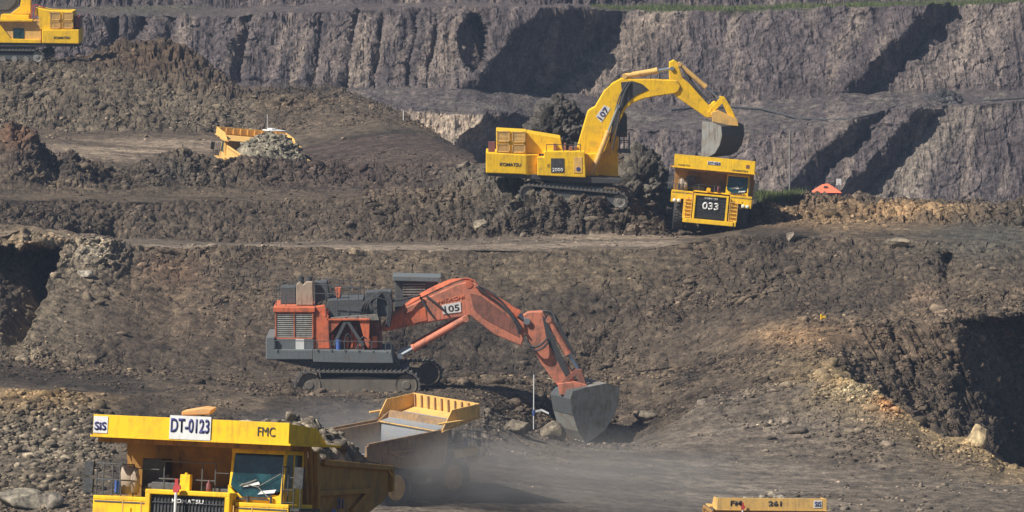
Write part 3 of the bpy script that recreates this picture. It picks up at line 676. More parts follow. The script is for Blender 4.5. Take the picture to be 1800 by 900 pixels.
    for s in (-1,1): mf.prism([(5.5,2.0),(5.6,2.15),(8.1,2.6),(8.1,1.0),(8.05,1.0),(8.05,2.4)], min(s*1.2,s*2.7), max(s*1.2,s*2.7), 'x')
    part('mud_flap', mf, M['black'], t)
    return t
def heap(name, parent_tf, x0, x1, y0, y1, zb, h, col, seed, label, cat, blocks=1., n=110, group=None, skew=1.):
    u = np.linspace(-1,1,n); U, Vv = np.meshgrid(u,u)
    xx_ = x0+(U+1)/2*(x1-x0); yy_ = y0+(Vv+1)/2*(y1-y0)
    e_ = np.clip(1-np.abs(U)**2.6,0,1)*np.clip(1-np.abs(Vv)**2.6,0,1)
    f1,f2,ci,tl = worley(xx_*1.5+seed, yy_*1.5, xx_*0, seed); g1,g2,c2,t2 = worley(xx_*3.6, yy_*3.6+seed, xx_*0, seed+9)
    zz_ = zb+h*e_**.6*(1+.35*fbm(xx_*.7+seed, yy_*.7, xx_*0, 3, seed))*(skew+(1-skew)*(U+1)/2)+blocks*e_**.5*(.55*blk(f1,tl,ci)+.28*blk(g1,t2,c2))+.05*vnoise(xx_*9,yy_*9,xx_*0,3)
    Vt = np.stack([xx_,yy_,zz_],-1).reshape(-1,3)
    i_ = (np.arange(n-1)[:,None]*n+np.arange(n-1)[None,:]); Qd = np.stack([i_,i_+1,i_+n+1,i_+n],-1).reshape(-1,4)
    # closed skirt underneath
    rim = np.concatenate([np.arange(n), np.arange(1,n)*n+n-1, (n-1)*n+np.arange(n-2,-1,-1), np.arange(n-2,0,-1)*n])
    k0 = len(Vt); low = Vt[rim].copy(); low[:,2] = zb-.5; Vt = np.concatenate([Vt, low]); m_ = len(rim)
    sk = np.stack([rim, k0+np.arange(m_), k0+(np.arange(m_)+1)%m_, np.roll(rim,-1)], -1); Qd = np.concatenate([Qd, sk])
    me = fast_mesh(name, Vt, Qd, 4)
    cv = np.tile(np.array(col), (len(Vt),1)); cv[:n*n] *= (.6+.8*ci.ravel()[:,None]); setcol(me, cv)
    o = link(name, me, M['rock'])
    o.location = parent_tf.location; o.rotation_euler = parent_tf.rotation_euler
    r = np.random.default_rng(seed); e2_ = e_.ravel()/e_.sum(); pk = r.choice(n*n, 420, p=e2_); sz = np.exp(r.normal(-2.1,.55,420)).clip(.04,.38)
    q = link('loose_rock', rocks('loose_rock', Vt[pk], sz, np.array(col)[None]*np.exp(r.normal(0,.4,(420,1))), 2, seed), M['rock'], o); q['kind'] = 'stuff'
    return tag(o, label, cat, group)
# 1. near truck
def num1(c, top):
    bd = MB(); bd.box(-.62,.62,-.035,-.012,4.585,top+.07); p = part('number_board', bd, M['white'], c, label='white number board')
    text('lettering', 'DT-0123', M['navy'], p, (0,-.05,(4.585+top+.07)/2+.06), 1.16, .40, bold=.022)
    l = MB(); l.box(-2.93,-2.50,-.02,-.004,4.66,top-.05); p = part('logo_panel', l, M['white'], c, label='small white panel with blue initials')
    text('lettering', 'SiS', M['navy'], p, (-2.715,-.035,4.66+.2), .36, .24, bold=.03)
    text('lettering', 'FMC', M['ink'], c, (2.28,-.02,top-.27), .52, .26, bold=.0)
t1 = truck('yellow dump truck numbered DT-0123 carrying rock, nearest to the camera', hb=.58, number=num1, whip=(-.28,3.09))
place(t1, (0,0,4.6), 334, 772, 150, (R(-7.5), R(.35), R(-18)))
text('lettering', 'D', M['blue'], t1, (2.93,4.1,2.62), .42, .34, face='right', bold=.03)
text('lettering', '31', M['navy'], t1, (2.93,4.6,2.95), .5, .3, face='right', bold=.03)
heap('rock_load', t1, -2.6, 2.6, 3.1, 8.9, 3.8, 1.35, (.21,.185,.155), 3, 'grey rock load heaped in the body of truck DT-0123', 'rock load', skew=.45)
sl_ = MB(); sl_.prism([(-.46,0),(.36,.0),(.48,.16),(.2,.2),(-.44,.12)], -.25, .25, 'y')
o = part('stone_slab', sl_, M['slab'], None, .03); o.location = at(350,728,151.2); o.rotation_euler = (0,R(-3),R(-10)); tag(o, 'flat pale orange slab on top of the load above the DT-0123 number board', 'slab')
# 2. truck 261
def num2(c, top):
    text('lettering', '261', M['ink'], c, (.15,-.02,top-.28), .72, .28, bold=.03)
    text('lettering', 'FM', M['ink'], c, (-1.95,-.02,top-.28), .6, .28, bold=.02)
    l = MB(); l.box(2.25,2.7,-.02,-.004,4.72,top-.1); p = part('logo_panel', l, M['white'], c)
    text('lettering', 'SiS', M['navy'], p, (2.475,-.035,4.93), .36, .26, bold=.03)
t2 = truck('yellow dump truck numbered 261, only its canopy showing at the bottom edge', hb=.62, number=num2, yel='tan_yellow', hood=3.0, whip=(-1.6,4.6))
place(t2, (0,0,4.6), 1357, 896, 287, (R(-3), R(.9), R(3)))
heap('rock_load', t2, -2.6, 2.6, 3.1, 8.8, 3.5, .9, (.2,.18,.155), 8, 'low load of grey earth in the body of truck 261', 'rock load')
# 3. truck 033
def num3(c, top):
    l = MB(); l.box(-.5,.42,-.03,-.01,4.98,5.22); p = part('number_board', l, M['white'], c)
    text('lettering', 'DT-033', M['navy'], p, (-.04,-.045,5.1), .86, .19, bold=.04)
    text('lettering', 'KOMATSU', M['ink'], c, (-2.2,-.015,4.76), .85, .12)
    text('lettering', 'KOMATSU', M['ink'], c, (1.9,-.015,4.72), 1.1, .13, bold=.02)
    l = MB(); l.box(2.3,2.55,-.02,-.004,4.95,5.2); part('emblem', l, M['rust'], c)
t3 = truck('yellow dump truck numbered 033 parked under the yellow excavator bucket', hb=.92, number=num3, hood=2.8)
place(t3, (0,0,4.6), 1255, 299, 391, (R(-4), R(5), R(-4)))
for ch_ in t3.children:
    if ch_.name.startswith('grille'):
        text('lettering', '033', M['white'], ch_, (0,.055,1.95), 1.2, .55, bold=.03)
heap('rock_load', t3, -2.6, 2.6, 3.1, 8.6, 3.6, 1.0, (.10,.09,.08), 12, 'dark earth load in the body of truck 033 under the bucket', 'rock load')
# 4. dusty empty truck
t4 = truck('empty dusty dump truck seen from behind in the dust below the orange excavator', hb=.75, yel='tan_yellow', dump='yellow_dirty', drop=.5)
place(t4, (-2.95,0,5.35), 843, 709, 300, (R(-3), R(-1), R(130)))
t4.scale = (1,.87,1)
lin_ = MB(); lin_.prism([(3.5,2.24),(6.3,2.6),(9.1,3.4),(9.1,3.43),(6.3,2.63),(3.5,2.27)], -2.6, 2.6, 'x'); lin_.prism([(3.0,4.05),(3.4,2.25),(3.44,2.25),(3.04,4.05)], -2.6, 2.6, 'x')
lin_.prism([(1.2,4.42),(1.2,4.46),(3.18,4.15),(3.18,4.11)], -2.5, 2.5, 'x'); part('body_liner', lin_, M['liner'], t4)
# 5. truck behind the left mounds
t5 = truck('loaded yellow dump truck half hidden behind the mounds at upper left', hb=.6, yel='tan_yellow', dump='tan_yellow')
place(t5, (2.95,0,5.2), 381, 222, 433, (R(-6), R(-6), R(200)))
heap('rock_load', t5, -2.75, 2.3, 2.6, 9.3, 3.4, 1.9, (.19,.175,.145), 21, 'high pale rock load in the half hidden upper left truck', 'rock load')
# ------------------------------------------------------------------ excavators (drawn in their side plane, then given depth)
class Side:
    def __init__(s, px0, py0, D): s.px0, s.py0, s.D = px0, py0, D; s.k = D/F
    def P(s, px, py): return ((px-s.px0)*s.k, (s.py0-py)*s.k)
    def poly(s, *pts): return [s.P(*p) for p in pts]
    def p3(s, px, py, y=0): a = s.P(px, py); return (a[0], y, a[1])
def crawler(root, sd, A_, rA, B_, rB, y0, y1, pitch=.3, fm='dark', rmt='steel'):
    tr = MB(); k = sd.k
    (ax, az), (bx_, bz) = sd.P(*A_), sd.P(*B_); rA *= k; rB *= k
    ang = math.atan2(bz-az, bx_-ax); L = math.hypot(bx_-ax, bz-az); off = math.asin((rA-rB)/L)
    pts = []
    def arc(cx_, cz_, r_, a0, a1, n_):
        return [(cx_+r_*math.cos(a0+(a1-a0)*i/n_), cz_+r_*math.sin(a0+(a1-a0)*i/n_)) for i in range(n_+1)]
    top_ = ang+math.pi/2-off; bot_ = ang-math.pi/2+off
    loop = arc(bx_,bz,rB,top_,bot_,16)+arc(ax,az,rA,bot_,top_-2*math.pi,16)
    loop.append(loop[0])
    # sag between carrier rollers along the upper run
    acc = 0; samples = []
    for (x0_,z0_),(x1_,z1_) in zip(loop, loop[1:]):
        l_ = math.hypot(x1_-x0_, z1_-z0_)
        if l_ < 1e-6: continue
        while acc < l_:
            t_ = acc/l_; samples.append((x0_+(x1_-x0_)*t_, z0_+(z1_-z0_)*t_, math.atan2(z1_-z0_, x1_-x0_))); acc += pitch
        acc -= l_
    for x, z, a in samples:
        c, s = math.cos(a), math.sin(a); vs = []
        for y in (y0, y1):
            for u_, w_ in ((-pitch*.46,-.06),(pitch*.46,-.06),(pitch*.46,.05),(pitch*.2,.06),(pitch*.14,.14),(pitch*.0,.14),(-pitch*.06,.06),(-pitch*.46,.05)):
                vs.append((x+u_*c-w_*s, y, z+u_*s+w_*c))
        n_ = 8; tr.add(vs, [tuple(range(n_)), tuple(range(2*n_-1,n_-1,-1))]+[(i,(i+1)%n_,(i+1)%n_+n_,i+n_) for i in range(n_)])
    part('track', tr, M['track'], root)
    fr = MB(); ym = (y0+y1)/2; hw = (y1-y0)*.28
    h0 = rA*.55
    fr.prism([(ax,az-h0),(bx_,bz-h0),(bx_,bz+h0*.7),((ax+bx_)/2,(az+bz)/2+h0*1.15),(ax,az+h0*.7)], ym-hw, ym+hw, 'y')
    part('track_frame', fr, M[fm], root, .02)
    for c_, r_ in (((ax,az),rA*.82),((bx_,bz),rB*.82)): part('idler_wheel', MB().lathe([(-hw*1.25,.001),(-hw*1.25,r_*.35),(-hw*1.05,r_*.4),(-hw*1.05,r_*.85),(-hw*1.2,r_),(hw*1.2,r_),(hw*1.2,.001)], (c_[0],ym,c_[1]), 'y', 22), M[rmt], root)
    n_ = 7
    for i in range(1,n_):
        t_ = i/n_; cx_, cz_ = ax+(bx_-ax)*t_, az+(bz-az)*t_; rr = .26; part('roller', MB().lathe([(-hw*1.3,.001),(-hw*1.3,rr),(hw*1.2,rr),(hw*1.2,.001)], (cx_,ym,cz_-rA+rr+.06), 'y', 14), M[rmt], root)
def ram(root, p0, p1, frac, r, mat, name='hydraulic_cylinder'):
    p0, p1 = Vector(p0), Vector(p1); pm = p0+(p1-p0)*frac; d = (p1-p0).normalized()
    b_ = MB().tube(p0, pm, r, 14); b_.tube(pm-d*.12, pm+d*.04, r*1.18, 14); b_.tube(p0-Vector((0,r*1.1,0)), p0+Vector((0,r*1.1,0)), r*.9, 12)
    c = part(name, b_, mat, root)
    part('rod', MB().tube(pm, p1, r*.5, 10).tube(p1-Vector((0,r,0)), p1+Vector((0,r,0)), r*.8, 10), M['chrome'], c)
def louvre(root, sd, x0, x1, y0_, y1_, yy, n, matf, mats, name='radiator_grille', bars=1, back=M['black'], sh=0):
    (a, zt), (b_, zb) = sd.P(x0,y0_), sd.P(x1,y1_)
    fr = MB(); w = .07
    fr.box(a,b_,yy-.04,yy+.04,zt-w,zt); fr.box(a,b_,yy-.04,yy+.04,zb,zb+w); fr.box(a,a+w,yy-.04,yy+.04,zb,zt); fr.box(b_-w,b_,yy-.04,yy+.04,zb,zt)
    for i in range(1,bars+1): c = a+(b_-a)*i/(bars+1); fr.box(c-w/2,c+w/2,yy-.045,yy+.035,zb,zt)
    g_ = part(name, fr, matf, root)
    s_2 = MB()
    for i in range(n):
        z = zb+w+(zt-zb-2*w)*(i+.5)/n; d = (zt-zb-2*w)/n*.32; s_2.prism([(yy-.02,z-d),(yy+.0,z-d),(yy+.04,z+d),(yy+.02,z+d)], a+w, b_-w, 'x')
    part('slat', s_2, mats, g_)
    part('backing', MB().box(a+w,b_-w,yy+.05,yy+.06,zb+w,zt-w), back, g_)
def hoses(root, lines, r=.045, mat='black'):
    for pts in lines:
        h = MB()
        P_ = [Vector(p) for p in pts]; out = []
        for i in range(len(P_)-1):
            p0 = P_[max(i-1,0)]; p1, p2 = P_[i], P_[i+1]; p3 = P_[min(i+2,len(P_)-1)]
            for j in range(6):
                t_ = j/6; out.append(.5*((2*p1)+(-p0+p2)*t_+(2*p0-5*p1+4*p2-p3)*t_*t_+(-p0+3*p1-3*p2+p3)*t_**3))
        out.append(P_[-1]); h.path(out, r, 6)
        part('hydraulic_hose', h, M[mat], root)
def railing(root, lines, r=.025, mat='dark'):
    for l in lines: part('railing', MB().path(l, r, 5), M[mat], root)
# ---- 107 yellow
sd = Side(985, 352, 399)
e1 = empty('excavator', at(985,352,399)); tag(e1, 'yellow excavator numbered 107 raising its bucket over truck 033', 'excavator', 'mining excavators')
Y_ = M['yellow']
b_ = MB(); b_.prism(sd.poly((854,264),(925,268),(925,303),(914,302),(854,300)), -2.3, 2.3)
b_.prism([(sd.P(925,268)[0],-2.3),(sd.P(947,268)[0],-1.7),(sd.P(947,268)[0],1.7),(sd.P(925,268)[0],2.3)], sd.P(0,304)[1], sd.P(0,268)[1], 'z')
cw = part('counterweight', b_, Y_, e1, .06)
c_ = sd.P(897,285); text('lettering', 'KOMATSU', M['ink'], cw, (c_[0],-2.32,c_[1]), 1.55, .26, ang=-.03, bold=.03)
b_ = MB(); b_.prism(sd.poly((872,226),(925,229),(925,268),(872,264)), -1.75, 1.9); b_.prism(sd.poly((925,230),(985,240),(990,268),(925,268)), -1.2, 1.9)
part('engine_hood', b_, Y_, e1, .05)
for (x0,x1,y0_,y1_) in ((873,896,227,246),(900,923,228,247),(873,896,249,264),(900,923,250,265)): louvre(e1, sd, x0,x1,y0_,y1_, -1.82, 7, M['tan_yellow'], M['tan_yellow'], bars=0, back=M['yellow_dump'])
b_ = MB(); b_.prism(sd.poly((944,272),(956,272),(956,262),(1027,262),(1029,308),(944,304)), -2.35, -.75); b_.prism(sd.poly((956,270),(1050,268),(1052,308),(956,306)), -.75, 1.2)
ms = part('machinery_housing', b_, Y_, e1, .05)
a0, a1 = sd.P(968,274), sd.P(991,299)
hh = part('hatch', MB().box(a0[0],a1[0],-2.385,-2.345,a1[1],a0[1]), M['black'], ms)
text('lettering', 'PC', M['ink'], ms, (sd.P(964,0)[0],-2.37,sd.P(0,287)[1]), .18, .25)
text('lettering', '2000', M['white'], hh, (sd.P(980,0)[0],-2.40,sd.P(0,294)[1]), .8, .26, bold=.02)
part('hatch', MB().box(sd.P(1008,0)[0],sd.P(1023,0)[0],-2.38,-2.345,sd.P(0,300)[1],sd.P(0,272)[1]), M['tan_yellow'], ms, .02)
part('emblem', MB().lathe([(0,.001),(0,.16),(.02,.16)],(sd.P(1016,0)[0],-2.4,sd.P(0,293)[1]),'y',16), M['navy'], ms)
b_ = MB(); b_.prism(sd.poly((854,299),(1030,307),(1090,312),(1090,319),(1030,318),(854,305)), -2.1, 2.1)
part('revolving_frame', b_, M['black'], e1, .03)
b_ = MB(); c_ = sd.P(1000,322); b_.lathe([(-.45,.001),(-.45,1.5),(.35,1.5),(.35,.001)], (c_[0],0,c_[1]), 'z', 28); b_.prism(sd.poly((955,318),(1060,326),(1060,338),(955,330)), -1.9, 1.9)
part('slew_base', b_, M['dark'], e1)
b_ = MB(); b_.prism(sd.poly((1046,262),(1062,240),(1088,240),(1087,316),(1046,312)), .9, 2.5)
part('cab_riser', b_, Y_, e1, .04)
cb = empty('cab'); cb.parent = e1
part('cab_shell', MB().prism(sd.poly((1072,200),(1098,198),(1103,206),(1103,242),(1070,242)), .95, 2.55), M['dark'], cb, .05)
part('window', MB().prism(sd.poly((1090,206),(1101,208),(1101,232),(1090,232)), .92, .945), M['glass'], cb)
rr_ = []
for y in (.6,2.7): rr_ += [[sd.p3(1090,266,y),sd.p3(1107,266,y)],[sd.p3(1090,234,y),sd.p3(1107,236,y),sd.p3(1107,266,y)],[sd.p3(1090,250,y),sd.p3(1107,251,y)],[sd.p3(1098,235,y),sd.p3(1098,266,y)],[sd.p3(1090,234,y),sd.p3(1090,266,y)]]
rr_ += [[sd.p3(1107,236,.6),sd.p3(1107,236,2.7)],[sd.p3(960,262,-2.3),sd.p3(960,250,-2.3),sd.p3(1020,250,-2.3),sd.p3(1020,262,-2.3)],[sd.p3(990,250,-2.3),sd.p3(990,262,-2.3)]]
railing(e1, rr_, .03, 'black')
part('platform', MB().prism(sd.poly((1086,264),(1109,266),(1109,270),(1086,269)), .5, 2.75), M['dark'], e1)
b_ = MB()
for x, w, h, y in ((966,6,8,-.9),(975,5,12,-1.3),(985,7,6,-.6),(993,4,13,-1.1),(1003,6,8,-1.5),(1012,5,6,-.8)): b_.box(*sorted((sd.P(x-w/2,0)[0],sd.P(x+w/2,0)[0])),y-.25,y+.25,sd.P(0,264)[1],sd.P(0,262-h)[1])
part('valve_block', b_, M['rust'], e1, .03)
part('access_door', MB().box(sd.P(858,0)[0],sd.P(870,0)[0],-1.5,-1.3,sd.P(0,264)[1],sd.P(0,246)[1]), M['maroon'], e1, .03)
# boom
b_ = MB(); b_.prism(sd.poly((1013,262),(1027,214),(1033,194),(1038,190),(1046,186),(1062,158),(1076,145),(1092,136),(1110,138),(1150,138),(1190,140),(1196,150),(1192,160),(1186,163),(1150,168),(1128,173),(1112,180),(1100,190),(1090,210),(1080,236),(1070,256),(1050,280),(1030,282)), -.55, .55)
boom = part('boom', b_, Y_, e1, .06)
b_ = MB(); b_.prism(sd.poly((1091,143),(1112,141),(1128,146),(1140,156),(1118,166),(1103,178),(1092,194),(1085,214),(1077,236),(1072,232),(1083,196),(1093,160)), -.59, -.55); part('boom_side_web', b_, M['black'], boom, .01)
b_ = MB(); b_.prism([sd.P(*p) for p in ((1047,203),(1062,183),(1073,189),(1057,214))], -.575, -.552); nb = part('number_board', b_, M['white'], boom)
c_ = sd.P(1060,197.5); text('lettering', '107', M['navy'], nb, (c_[0],-.60,c_[1]), 1.0, .42, ang=R(54), bold=.02)
for y in (-.85,.85): ram(e1, sd.p3(1041,302,y), sd.p3(1086,185,y), .62, .19, M['tan_yellow'])
for y in (-.35,.35): ram(e1, sd.p3(1098,133,y), sd.p3(1181,119,y), .68, .2, M['tan_yellow'])
hoses(e1, [[sd.p3(1030,250,q),sd.p3(1046,200,q),sd.p3(1066,155,q),sd.p3(1090,128,q),sd.p3(1110,126,q)] for q in (-.2,.1,.3)]+[[sd.p3(1104,142,-.6),sd.p3(1090,165,-.8),sd.p3(1080,200,-.85),sd.p3(1072,250,-.8)],[sd.p3(1108,142,-.62),sd.p3(1094,170,-.9),sd.p3(1086,215,-.9),sd.p3(1076,262,-.8)],[sd.p3(1196,112,-.4),sd.p3(1210,140,-.6),sd.p3(1236,170,-.5)],[sd.p3(1200,116,.2),sd.p3(1222,150,-.3),sd.p3(1246,176,-.4)]], .06)
b_ = MB(); b_.prism(sd.poly((1176,108),(1184,104),(1190,108),(1200,136),(1212,146),(1246,184),(1256,176),(1262,184),(1258,204),(1242,206),(1228,196),(1190,170),(1178,156),(1176,130)), -.42, .42)
part('stick', b_, Y_, e1, .05)
for y in (-.3,.3): ram(e1, sd.p3(1194,112,y), sd.p3(1264,172,y), .66, .17, M['tan_yellow'])
for y in (-.45,.45):
    b_ = MB(); b_.prism(sd.poly((1244,196),(1252,186),(1266,170),(1274,172),(1272,178),(1258,192),(1250,202)), y-.07, y+.07)
    b_.prism(sd.poly((1264,168),(1274,170),(1284,186),(1296,212),(1288,216),(1276,194)), y-.08, y+.08)
    part('bucket_link', b_, Y_, e1, .02)
def bucket(root, sd, prof, piv, w, yaw, mat, teeth, name='bucket', side='steel'):
    r = empty(name, sd.p3(*piv, 0)); r.parent = root; r.rotation_euler = (0,0,yaw)
    pv = sd.P(*piv); Pn = [(a-pv[0], b-pv[1]) for a, b in [sd.P(*q) for q in prof]]
    # shell: profile runs lip -> heel -> back; open between last and first
    sh_ = MB(); th = .1; n_ = len(Pn); cx_ = sum(p[0] for p in Pn)/n_; cz_ = sum(p[1] for p in Pn)/n_
    inn = [(p[0]+(cx_-p[0])*.09, p[1]+(cz_-p[1])*.09) for p in Pn]
    for i in range(n_-1):
        q = [Pn[i],Pn[i+1],inn[i+1],inn[i]]; sh_.prism(q, -w/2, w/2)
    part('bucket_shell', sh_, mat, r)
    sp = MB(); sp.prism(Pn, -w/2-.06, -w/2); sp.prism(Pn, w/2, w/2+.06); part('side_plate', sp, M[side], r)
    tt = MB(); a, b2_ = Vector((Pn[0][0],0,Pn[0][1])), Vector((Pn[1][0],0,Pn[1][1])); d = (a-b2_).normalized()
    for i in range(teeth):
        y = -w/2+.15+(w-.3)*i/(teeth-1); s0 = a+Vector((0,y,0)); tt.beam(s0-d*.25, s0+d*.2, .22, .16); tt.tube(s0+d*.2, s0+d*.42, .12, 6, .04)
    part('tooth', tt, M['steel'], r)
    wb = MB()
    for i in (2,3,4):
        if i < n_-1: wb.prism([(Pn[i][0]*1.02,Pn[i][1]*1.02),(Pn[i+1][0]*1.02,Pn[i+1][1]*1.02),Pn[i+1],Pn[i]], -w/2-.03, w/2+.03)
    part('wear_strip', wb, M['dark'], r)
    return r
bucket(e1, sd, [(1248,272),(1262,275),(1279,267),(1290,252),(1295,236),(1293,219),(1270,212),(1250,212)], (1270,213), 2.5, R(-42), M['black'], 5, side='steel')
b_ = MB(); b_.prism(sd.poly((1250,196),(1262,192),(1296,208),(1298,220),(1252,216)), -.75, .75); part('bucket_bracket', b_, M['tan_yellow'], e1, .03)
crawler(e1, sd, (929,336), 15, (1087,349), 14, -2.6, -1.8); crawler(e1, sd, (940,334), 15, (1098,347), 14, 1.8, 2.6)
# ---- 105 orange
sd = Side(640, 690, 339)
e2 = empty('excavator', at(640,690,339)); tag(e2, 'faded orange excavator numbered 105 digging above the dusty truck', 'excavator', 'mining excavators')
O_ = M['orange']
b_ = MB(); b_.prism(sd.poly((470,584),(486,584),(486,606),(553,606),(553,624),(470,624)), -2.6, 2.4)
part('counterweight', b_, M['grey'], e2, .06)
b_ = MB(); b_.prism(sd.poly((553,606),(640,608),(690,610),(694,630),(640,630),(553,628)), -2.65, 2.4); part('side_deck', b_, M['grey'], e2, .04)
b_ = MB(); b_.prism(sd.poly((486,607),(690,622),(704,636),(700,645),(560,642),(486,626)), -2.2, 2.2); part('revolving_frame', b_, M['black'], e2, .03)
b_ = MB(); b_.prism(sd.poly((486,541),(556,541),(580,548),(582,606),(486,606)), -2.2, 2.2); part('engine_house', b_, O_, e2, .05)
b_ = MB(); b_.prism(sd.poly((483,532),(556,533),(556,541),(483,541)), -2.35, 2.3); part('roof_edge', b_, O_, e2, .03)
louvre(e2, sd, 486, 553, 541, 588, -2.26, 12, O_, M['steel'], bars=1)
b_ = MB(); b_.prism(sd.poly((486,588),(553,588),(553,606),(486,606)), -2.35, -2.25); b2 = part('skirt_panel', b_, M['grey'], e2)
a0, a1 = sd.P(522,588), sd.P(537,606); part('notice', MB().box(a0[0],a1[0],-2.38,-2.355,a1[1],a0[1]), M['white'], b2)
b_ = MB(); b_.prism(sd.poly((582,552),(650,552),(668,560),(672,608),(582,608)), -1.2, 2.2); part('pump_house', b_, M['rust'], e2, .05)
b_ = MB(); b_.prism(sd.poly((576,553),(606,553),(582,580)), -2.1, -1.95); b_.prism(sd.poly((633,555),(652,555),(650,606),(645,600)), -2.1, -1.95); b_.prism(sd.poly((576,553),(652,553),(652,556),(576,556)), -2.2, -1.9)
part('brace_panel', b_, O_, e2, .02)
b_ = MB(); b_.beam(sd.p3(610,556,-2.0), sd.p3(588,600,-2.0), .28, .2); b_.beam(sd.p3(612,556,-2.0), sd.p3(640,600,-2.0), .28, .2); part('strut', b_, M['dark'], e2)
b_ = MB()
for x, y0_, y1_, w in ((586,582,608,6),(612,585,608,6),(620,574,608,4),(634,590,608,5),(640,592,608,4),(660,585,606,9)): b_.box(sd.P(x-w/2,0)[0],sd.P(x+w/2,0)[0],-1.8,-1.4,sd.P(0,y1_)[1],sd.P(0,y0_)[1])
for x, y0_ in ((605,585),(625,568),(650,590)): b_.tube(sd.p3(x,608,-1.6), sd.p3(x,y0_,-1.6), .12, 10)
part('filter_housing', b_, O_, e2, .02)
part('blue_drum', MB().tube(sd.p3(597,608,-2.2), sd.p3(597,590,-2.2), .16, 14), M['blue'], e2)
hoses(e2, [[sd.p3(590,604,-2.1),sd.p3(600,575,-1.9),sd.p3(615,560,-1.8),sd.p3(630,580,-2.0),sd.p3(640,606,-2.1)],[sd.p3(605,606,-1.9),sd.p3(612,580,-2.2),sd.p3(622,590,-2.1)],[sd.p3(628,606,-2.1),sd.p3(640,585,-2.1),sd.p3(655,600,-2.0)]], .05)
# exhaust, roof clutter
b_ = MB(); b_.prism(sd.poly((522,496),(528,490),(534,496),(540,490),(551,490),(552,532),(522,532)), -1.2, -.2); part('exhaust_shroud', b_, M['tan'], e2, .05)
for x in (530,545): part('exhaust_stack', MB().tube(sd.p3(x,498,-.7), sd.p3(x,482,-.7), .19, 12), M['black'], e2)
for q, y0, y1 in ((((493,502),(520,502),(520,532),(493,532)), -.2, 1.4), (((553,494),(575,492),(580,520),(553,532)), -.4, 1.2), (((578,522),(640,520),(650,552),(570,552)), -1.4, 1.6)):
    part('roof_box', MB().prism(sd.poly(*q), y0, y1), M['dark'], e2, .04)
b_ = MB(); b_.prism(sd.poly((590,502),(600,502),(598,520),(592,520)), -.6, -.2); part('warning_horn', b_, O_, e2, .02); b_ = MB(); b_.prism(sd.poly((556,533),(572,531),(580,540),(578,548),(556,545)), -1.8, -1.0); part('filler_bracket', b_, O_, e2, .02)
rr_ = []
for y in (-2.2, 2.0):
    rr_ += [[sd.p3(488,530,y),sd.p3(488,500,y),sd.p3(522,498,y)],[sd.p3(488,515,y),sd.p3(522,515,y)],[sd.p3(505,530,y),sd.p3(505,499,y)],[sd.p3(553,492,y),sd.p3(632,498,y),sd.p3(632,530,y)],[sd.p3(553,508,y),sd.p3(632,510,y)]]+[[sd.p3(x,550,y),sd.p3(x,496,y)] for x in (556,575,595,615)]
rr_ += [[sd.p3(486,606,-2.7),sd.p3(486,590,-2.7),sd.p3(690,592,-2.7),sd.p3(690,610,-2.7)]]+[[sd.p3(x,608,-2.7),sd.p3(x,590,-2.7)] for x in range(560,690,24)]
railing(e2, rr_, .028, 'dark')
b_ = MB(); b_.prism(sd.poly((643,508),(690,506),(692,552),(645,552)), -1.2, .2); part('tank', b_, M['dark'], e2, .06)
b_ = MB(); b_.prism(sd.poly((582,552),(665,546),(668,556),(584,558)), -1.9, -1.2); part('walkway', b_, M['steel'], e2)
hoses(e2, [[sd.p3(665,560,-1.5-i*.1),sd.p3(655+i*3,520,-1.4),sd.p3(672+i*3,508,-1.3),sd.p3(684+i*2,530,-1.4),sd.p3(680+i*2,570,-1.4)] for i in range(4)]+[[sd.p3(636+i*5,552,-1.3),sd.p3(640+i*4,530,-1.5),sd.p3(655+i*4,518,-1.4),sd.p3(690,524,-1.2),sd.p3(740,515,-.8)] for i in range(3)], .07)
# cab
cb = empty('cab'); cb.parent = e2
part('cab_shell', MB().prism(sd.poly((694,492),(770,494),(772,535),(740,548),(694,548)), .7, 2.5), M['dark'], cb, .05)
part('cab_roof', MB().prism(sd.poly((690,484),(776,486),(772,495),(692,493)), .4, 2.8), M['grey'], cb, .04)
a0, a1 = sd.P(708,497), sd.P(748,520)
part('window', MB().box(a0[0],a1[0],.66,.69,a1[1],a0[1]), M['black'], cb)
b_ = MB()
for i in range(5): z = a1[1]+(a0[1]-a1[1])*(i+.5)/5; b_.box(a0[0],a1[0],.6,.65,z-.04,z+.04)
part('window_slat', b_, M['steel'], cb)
# boom
b_ = MB(); b_.prism(sd.poly((668,580),(674,566),(690,548),(720,534),(760,516),(800,498),(822,491),(838,494),(868,520),(900,545),(924,566),(924,588),(918,606),(905,600),(870,585),(845,565),(828,552),(800,556),(740,566),(690,578)), -.65, .65)
boom = part('boom', b_, M['orange_pale'], e2, .07)
b_ = MB(); b_.prism(sd.poly((676,577),(682,560),(700,548),(750,538),(752,560),(700,572)), -.69, -.65); part('boom_foot_plate', b_, O_, boom, .02)
b_ = MB(); b_.prism(sd.poly((828,512),(846,516),(905,560),(915,590),(880,572),(850,556),(834,540)), -.68, -.65); part('boom_side_web', b_, M['rust'], boom, .02)
b_ = MB(); b_.prism(sd.poly((778,533),(811,527),(812,545),(780,549)), -.69, -.655); nb = part('number_board', b_, M['white'], boom)
c_ = sd.P(795.5,538.5); text('lettering', '105', M['ink'], nb, (c_[0],-.70,c_[1]), .95, .42, ang=R(8), bold=.02)
c_ = sd.P(794,523); text('lettering', 'HITACHI', M['orange'], boom, (c_[0],-.665,c_[1]), 1.7, .26, ang=R(12), bold=.03)
for y in (-1.0,1.0): ram(e2, sd.p3(820,556,y), sd.p3(704,622,y), .80, .23, M['orange_pale'])
for y in (-.4,.4): ram(e2, sd.p3(826,496,y), sd.p3(928,562,y), .84, .26, O_)
